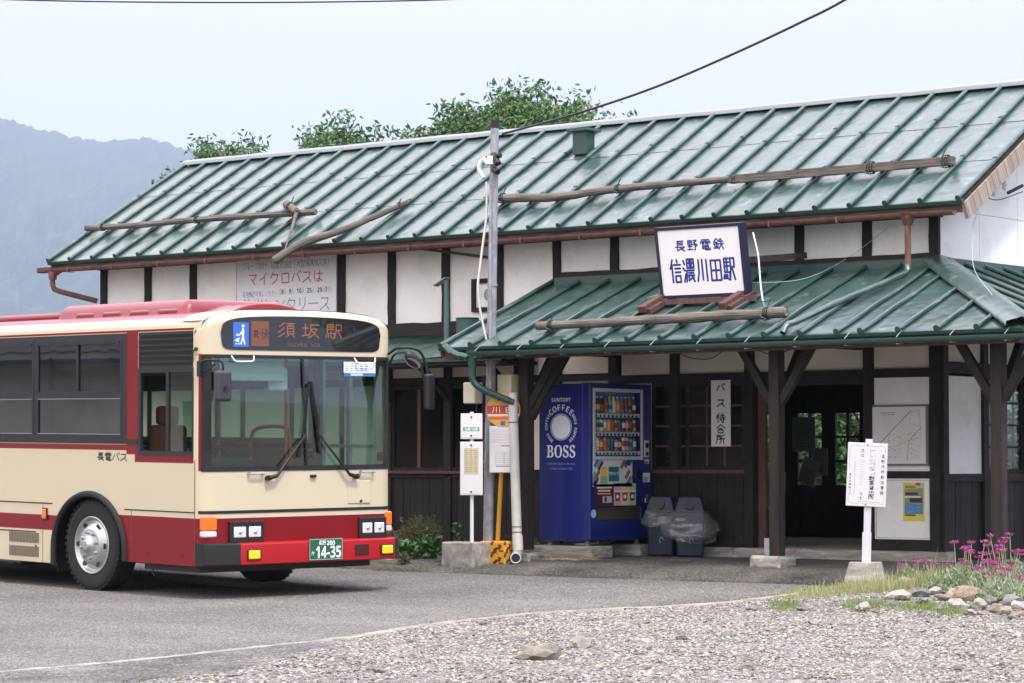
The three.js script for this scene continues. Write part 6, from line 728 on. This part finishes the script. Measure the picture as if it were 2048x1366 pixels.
const leafGeo = (o) => { const g = new THREE.BufferGeometry(); g.setAttribute('position', new THREE.Float32BufferAttribute(o.pos, 3)); g.setAttribute('color', new THREE.Float32BufferAttribute(o.col, 3)); g.computeVertexNormals(); return g; };
M.leaf = phy({ vertexColors: true, roughness: 0.6, transmission: 0.3, thickness: 0, side: THREE.DoubleSide }); M.bark = std({ map: T.grey, color: col(130, 110, 100), roughness: 0.95 }); M.stalk = std({ color: col(92, 104, 60), roughness: 0.8 });
const green = (k = 1) => { const t = rnd(), b = rr(0.7, 1.25) * k; return t < 0.12 ? [0.11 * b, 0.13 * b, 0.03 * b] : [rr(0.035, 0.075) * b, rr(0.1, 0.17) * b, rr(0.02, 0.045) * b]; };
function tree(name, label, x, z, y0, h, spread, n, leaf, group, seed, low = 0.55) {
  seedState = seed; const t = thing(name, label, 'tree', [x, y0, z], group), o = { pos: [], col: [] }, limbs = [rod(V(0, -0.1, 0), V(0.1, h * 0.45, 0.05), 0.14, 0.09, 8)];
  for (let i = 0; i < n; i++) { // limbs carrying clusters of hanging leaves
    const a = rr(0, 6.28), e = rr(0.15, 1), L = spread * rr(0.45, 1), b = V(0.1, h * (low < 0.3 ? rr(0.05, 0.5) : rr(0.3, 0.6)), 0.05), tip = V(Math.cos(a) * L * Math.sqrt(e), h * low + h * (1 - low) * (1 - e * 0.7) * rr(low < 0.3 ? 0.05 : 0.75, 1), Math.sin(a) * L * Math.sqrt(e));
    limbs.push(rod(b, tip, 0.04, 0.008, 5)); const m = low < 0.3 ? 70 : 480;
    for (let k = 0; k < m; k++) { const f = Math.pow(rnd(), 0.5), p = b.clone().lerp(tip, 0.55 + 0.5 * f).add(V(rr(-1, 1), rr(-0.8, 0.8), rr(-1, 1)).multiplyScalar(spread * (low < 0.3 ? 0.13 : 0.2))); foliage(o, p, V(rr(-0.8, 0.8), rr(-1.1, 0.15), rr(-0.8, 0.8)).normalize(), leaf * rr(0.7, 1.25), leaf * 0.42 * rr(0.8, 1.2), green(1.2)); }
  }
  mk('trunk', merge(limbs), M.bark, t); mk('crown', leafGeo(o), M.leaf, t); return t;
}
const behind = 'trees behind the station roof';
tree('cherry_tree', 'leafy tree top showing above the roof at its far corner', -16.0, -9, -0.2, 7.6, 1.5, 36, 0.125, behind, 11); tree('cherry_tree', 'leafy tree with a broad rounded top above the roof ridge', -13.2, -9, -0.2, 7.75, 1.5, 40, 0.125, behind, 12); tree('cherry_tree', 'leafy tree with one thin shoot above the ridge beside the steel pole', -10.9, -9, -0.2, 8.15, 1.3, 34, 0.125, behind, 23); tree('cherry_tree', 'tallest leafy tree top behind the black service cable', -8.9, -9, -0.2, 8.2, 1.5, 44, 0.125, behind, 34); tree('cherry_tree', 'low leafy tree top just clearing the ridge beside the roof vent', -7.3, -9, -0.2, 7.45, 1.6, 34, 0.125, behind, 45);
for (let i = 0; i < 5; i++) tree('platform_tree', 'green tree seen through the waiting room windows', -5.6 + i * 1.7, -8.6 - (i % 2) * 0.9, -0.2, 3.6, 1.6, 80, 0.15, 'trees beyond the platform windows', 60 + i, 0.1);
// a tree to the right of the forecourt and a tiled house across the road: both stand in the bus glass
tree('forecourt_tree', 'large leafy tree at the far side of the forecourt mirrored in windscreen', 16, -4.6, -0.4, 6.5, 2.8, 120, 0.2, undefined, 77);
{
  const t = thing('tiled_house', 'low house with dark tiled roof mirrored in the bus side windows', 'house', [-27, -0.3, 20]); t.rotation.y = 2.1; mk('wall', bx(-6, 6, 0, 3, -3, 3), M.plasterOld, t); const tm = std({ color: col(70, 72, 76), roughness: 0.45 }); const rf = mk('roof', merge([bar(V(-6.6, 3.0, 3.8), V(6.6, 3.0, 3.8), 0.1, 0.1), bar(V(-6.6, 5.1, 0), V(6.6, 5.1, 0), 0.25, 0.3)]), tm, t);
  for (let i = 0; i < 12; i++) { const z = 3.7 - i * 0.31, y = 3.05 + i * 0.17; for (const s of [1, -1]) mk('tile_row', grid(80, 2, (u, v) => [-6.6 + u * 13.2, y + v * 0.2 - 0.04 + 0.035 * Math.sin(u * 13.2 * 22) + (v ? 0 : 0.03), s * (z - v * 0.34)]), tm, rf); }
  mk('window', bx(-3, 1, 0.9, 2.2, 3.0, 3.02), M.dark, t);
}
{ const t = thing('utility_pole', 'concrete utility pole across the road mirrored in bus window', 'pole', [-19, -0.3, 17]); mk('shaft', rod(V(0, 0, 0), V(0, 9, 0), 0.17, 0.12, 12), M.concrete, t); mk('crossarm', bx(-0.9, 0.9, 8.2, 8.3, -0.05, 0.05), M.steel, t); }
// weeds along the wall
function weed(label, x, z, h, n, kind, seed) {
  seedState = seed; const t = thing(kind === 2 ? 'leafy_weed' : 'wiry_weed', label, 'weed', [x, -0.13, z], 'weeds along the station wall'), o = { pos: [], col: [] }, st = [];
  for (let i = 0; i < n; i++) { const a = rr(0, 6.28), L = h * rr(0.5, 1), s = rr(0.1, 0.45), tip = V(Math.cos(a) * L * s, L * (1 - 0.25 * s), Math.sin(a) * L * s), b = V(rr(-0.1, 0.1), 0, rr(-0.1, 0.1)); st.push(rod(b, tip, 0.004, 0.002, 4));
    const m = kind === 2 ? 8 : 16; for (let k = 0; k < m; k++) { const p = b.clone().lerp(tip, 0.25 + 0.75 * k / m); if (kind === 2) foliage(o, p, V(rr(-1, 1), rr(-0.3, 0.35), rr(-1, 1)).normalize(), rr(0.06, 0.13), rr(0.05, 0.1), [rr(0.05, 0.09), rr(0.15, 0.22), rr(0.035, 0.06)], 0.15); else foliage(o, p, V(rr(-1, 1), rr(-0.2, 1), rr(-1, 1)).normalize(), rr(0.03, 0.09), rr(0.008, 0.02), pick([[0.12, 0.16, 0.05], [0.19, 0.17, 0.08], [0.2, 0.11, 0.07], [0.08, 0.13, 0.04]])); } }
  mk('stems', merge(st), M.stalk, t); mk('leaves', leafGeo(o), M.leaf, t);
}
[[-3.6, 1.5, 0.62, 40], [-2.55, 1.35, 0.6, 60], [-2.3, 1.5, 0.5, 60], [-2.75, 1.9, 0.5, 50], [-3.1, 1.7, 0.5, 50], [-2.75, 1.55, 0.46, 50], [-2.5, 1.8, 0.34, 40], [-2.95, 1.1, 0.4, 36], [-4.3, 1.6, 0.5, 36]].forEach(([x, z, h, n], i) => weed('tangled brown green wiry weed growing between kerb and dark wall', x, z, h, n, 1, 100 + i));
weed('bushy weed with broad bright green leaves beside the concrete block', -2.0, 1.75, 0.36, 46, 2, 120); weed('low broad leaved weed spreading over the pavement edge', -2.25, 1.95, 0.28, 34, 2, 121); weed('reddish leafed small shrub behind the white bus stop post', -1.35, 1.35, 0.46, 30, 1, 122); weed('single upright weed with narrow leaves against the dark boards', -1.9, 1.3, 0.55, 5, 2, 123); weed('thin grey green weed beside the white drain pipe', -0.85, 1.2, 0.4, 5, 1, 124); weed('little weed clump at the kerb end', -1.98, 2.3, 0.1, 20, 1, 125);
// grass and straw: uncountable blades
function blades(name, label, spots, pal, straw) { const o = { pos: [], col: [] }; for (const [x, y, z, h] of spots) { const d = straw ? V(rr(-1, 1), rr(0, 0.12), rr(-1, 1)).normalize() : V(rr(-0.35, 0.35), 1, rr(-0.35, 0.35)).normalize(); foliage(o, V(x, y, z), d, h, straw ? 0.006 : 0.007, pick(pal), 0.1); } const m = mk(name, leafGeo(o), M.leaf, scene); m.userData = { label, category: 'grass', kind: 'stuff' }; }
{
  seedState = 200; const s = []; for (let i = 0; i < 5200; i++) { const u = rnd(), p = onGround(1560 + 340 * Math.pow(u, 0.8) + rr(-20, 20), 1196 - 26 * u + rr(-9, 10)); s.push([p.x, p.y, p.z, rr(0.05, 0.13) * (0.5 + u * 1.2) * (rnd() < 0.06 ? 2.0 : 1)]); } blades('tall_grass', 'pale dry and green grass round the concrete foot of the white sign', s, [[0.42, 0.42, 0.2], [0.3, 0.38, 0.14], [0.46, 0.43, 0.26], [0.22, 0.33, 0.1], [0.44, 0.38, 0.22]]);
  const e = []; for (let i = 0; i < 900; i++) { const t = Math.pow(rnd(), 2), k = Math.floor((0.62 + 0.38 * (1 - t)) * 119), p = edgePts[k]; e.push([p.x - 0.03 + rr(-0.05, 0.03), gy(p.x, p.z), p.z + rr(-0.05, 0.05), rr(0.015, 0.05)]); } for (let i = 0; i < 700; i++) { const x = -1.9 + 6 * rnd() * (rnd() < 0.6 ? 1 : 0.1); e.push([x, -0.2, 2.69 + rr(-0.02, 0.04), rr(0.01, 0.045)]); } for (let i = 0; i < 600; i++) e.push([rr(-4, -1.9), -0.26 + rr(0, 0.03), 2.26 + rr(-0.01, 0.08), rr(0.02, 0.06)]);
  blades('edge_grass', 'thin green grass growing along the pavement and concrete edges', e, [[0.2, 0.24, 0.08], [0.28, 0.27, 0.11], [0.13, 0.2, 0.06]]);
  const w = []; for (let i = 0; i < 260; i++) w.push([rr(-0.5, 0.5) * rr(0.2, 1) + 0.0, -0.075 + rr(0, 0.02), 1.55 + rr(-0.1, 0.35), rr(0.05, 0.2)]); blades('dry_straw', 'dry straw scattered on the pavement before the vending machine', w, [[0.5, 0.4, 0.24], [0.42, 0.33, 0.19]], true);
  const c = []; for (const [px, py, r, n] of [[1575, 1217, 34, 420], [1740, 1217, 60, 700], [1840, 1222, 60, 700], [1900, 1232, 40, 300]]) for (let i = 0; i < n; i++) { const ga = () => (rnd() + rnd() + rnd() - 1.5) / 1.1, q = onGround(px + r * ga(), py + 9 * ga()); c.push([q.x, lotY(q.x, q.z), q.z, rr(0.02, 0.07)]); } blades('ground_weeds', 'low bright green weeds creeping between the stones', c, [[0.2, 0.29, 0.07], [0.27, 0.33, 0.1], [0.15, 0.24, 0.06]]);
}
// stones bordering the flower bed
{
  const rockMat = [[168, 166, 160], [146, 150, 154], [178, 168, 152], [188, 184, 176], [134, 138, 142], [156, 144, 134], [160, 152, 144], [140, 142, 142], [196, 193, 188], [166, 150, 132]].map((c) => std({ color: col(...c), map: T.stone, bumpMap: T.concreteB, bumpScale: 0.004, roughness: 0.95 })); seedState = 300; const lab = ['grey', 'pale', 'brown', 'buff', 'blue grey', 'rust coloured'], spots = [[1795, 1205, 30], [1812, 1178, 26], [1840, 1198, 24], [1780, 1218, 16], [1845, 1215, 20], [1872, 1192, 24], [1890, 1206, 22], [1908, 1200, 26], [1935, 1206, 38], [1958, 1196, 22], [1918, 1222, 24], [1958, 1222, 26], [1982, 1212, 24], [2000, 1205, 24], [2022, 1214, 26], [2040, 1222, 20], [1990, 1228, 20], [2012, 1232, 22], [2036, 1238, 18], [1968, 1236, 16], [1940, 1236, 16], [1726, 1225, 24], [1880, 1228, 14], [2026, 1244, 14], [2045, 1205, 22], [1860, 1182, 20], [1825, 1222, 12], [1075, 1325, 38], [1165, 1300, 24], [1505, 1224, 14]];
  spots.forEach(([px, py, w], i) => { const p = onGround(px, py), s = w / 200 * 0.8, m = mk('rock', stoneGeo[i % 6], i > 26 ? stoneMat[[2, 3, 0][i - 27]] : rockMat[(i * 7 + 3) % 10], scene); m.position.set(p.x, lotY(p.x, p.z) + s * 0.28, p.z); m.rotation.set(rr(-0.25, 0.25), rr(0, 6.3), rr(-0.25, 0.25)); m.scale.set(s * rr(1, 1.25), s * rr(0.75, 1.15), s * rr(0.8, 1)); tag(m, i === 27 ? 'largest brown stone lying alone on the open gravel' : i === 28 ? 'pale angular stone on the gravel with a dark underside' : i === 29 ? 'flat grey stone beside a green tuft on the gravel' : (w > 23 ? 'large ' : w > 18 ? 'middling ' : 'small ') + ['grey', 'blue grey', 'buff', 'pale', 'slate grey', 'reddish', 'brownish grey', 'dull grey', 'whitish', 'tan'][(i * 7 + 3) % 10] + ' stone in the low border before the pink flowers', 'rock', i < 27 ? 'border stones of the flower bed' : undefined); });
}
// silver-leaved plants with magenta flower heads
M.petal = std({ color: col(196, 44, 150), roughness: 0.7, side: THREE.DoubleSide });
function flowerPlant(label, px, py, w, h, heads, seed) {
  seedState = seed; const p = onGround(px, py), t = thing('flowering_plant', label, 'plant', [p.x, lotY(p.x, p.z), p.z], 'pink flowering plants in the stony bed'), o = { pos: [], col: [] }, st = [];
  for (let i = 0; i < 1100; i++) { const a = rr(0, 6.28), r = w * Math.sqrt(rnd()), y = h * 0.55 * (1 - (r / w) * (r / w)) * rr(0.3, 1.05); foliage(o, V(Math.cos(a) * r, y, Math.sin(a) * r), V(rr(-0.7, 0.7), rr(0.1, 1), rr(-0.7, 0.7)).normalize(), rr(0.04, 0.1), rr(0.008, 0.02), pick([[0.42, 0.47, 0.36], [0.34, 0.4, 0.26], [0.24, 0.33, 0.15], [0.5, 0.53, 0.44], [0.17, 0.26, 0.09]])); }
  const fl = { pos: [], col: [] }; for (let i = 0; i < heads; i++) { const a = rr(0, 6.28), r = w * 0.95 * Math.sqrt(rnd()), b = V(Math.cos(a) * r * 0.7, h * 0.2, Math.sin(a) * r * 0.7), tip = V(Math.cos(a) * r * 1.05, h * rr(0.62, 1.05), Math.sin(a) * r * 1.05); st.push(rod(b, tip, 0.005, 0.003, 4)); const n = 44; for (let k = 0; k < n; k++) { const q = tip.clone().add(V(rr(-1, 1), rr(-0.2, 0.35), rr(-1, 1)).multiplyScalar(0.036)); foliage(fl, q, V(rr(-1, 1), rr(0, 0.9), rr(-1, 1)).normalize(), rr(0.014, 0.024), rr(0.012, 0.02), pick([[0.38, 0.035, 0.22], [0.46, 0.08, 0.3], [0.3, 0.025, 0.17], [0.5, 0.16, 0.36]])); } }
  mk('leaves', leafGeo(o), M.leaf, t); mk('stems', merge(st), std({ color: col(150, 165, 110), roughness: 0.8 }), t); mk('flower_heads', leafGeo(fl), M.leaf, t);
}
flowerPlant('tall open plant with pink flower heads on long bare stems', 1925, 1190, 0.22, 0.5, 9, 401); flowerPlant('silver leaved plant thick with pink flowers', 1985, 1192, 0.3, 0.42, 16, 402); flowerPlant('tallest silver leaved plant with pink flowers by the porch post', 2030, 1185, 0.3, 0.52, 11, 403); flowerPlant('pale silver mound with few pink flowers', 1900, 1180, 0.26, 0.26, 3, 404); flowerPlant('dense pink flowering plant behind the round stones', 2005, 1205, 0.26, 0.34, 12, 405); flowerPlant('small pink flowers rising from the dry grass', 1815, 1172, 0.12, 0.26, 4, 406);
scene.fog = new THREE.FogExp2(new THREE.Color(0.6, 0.735, 1.0), 0.00013);
renderer.render(scene, camera);
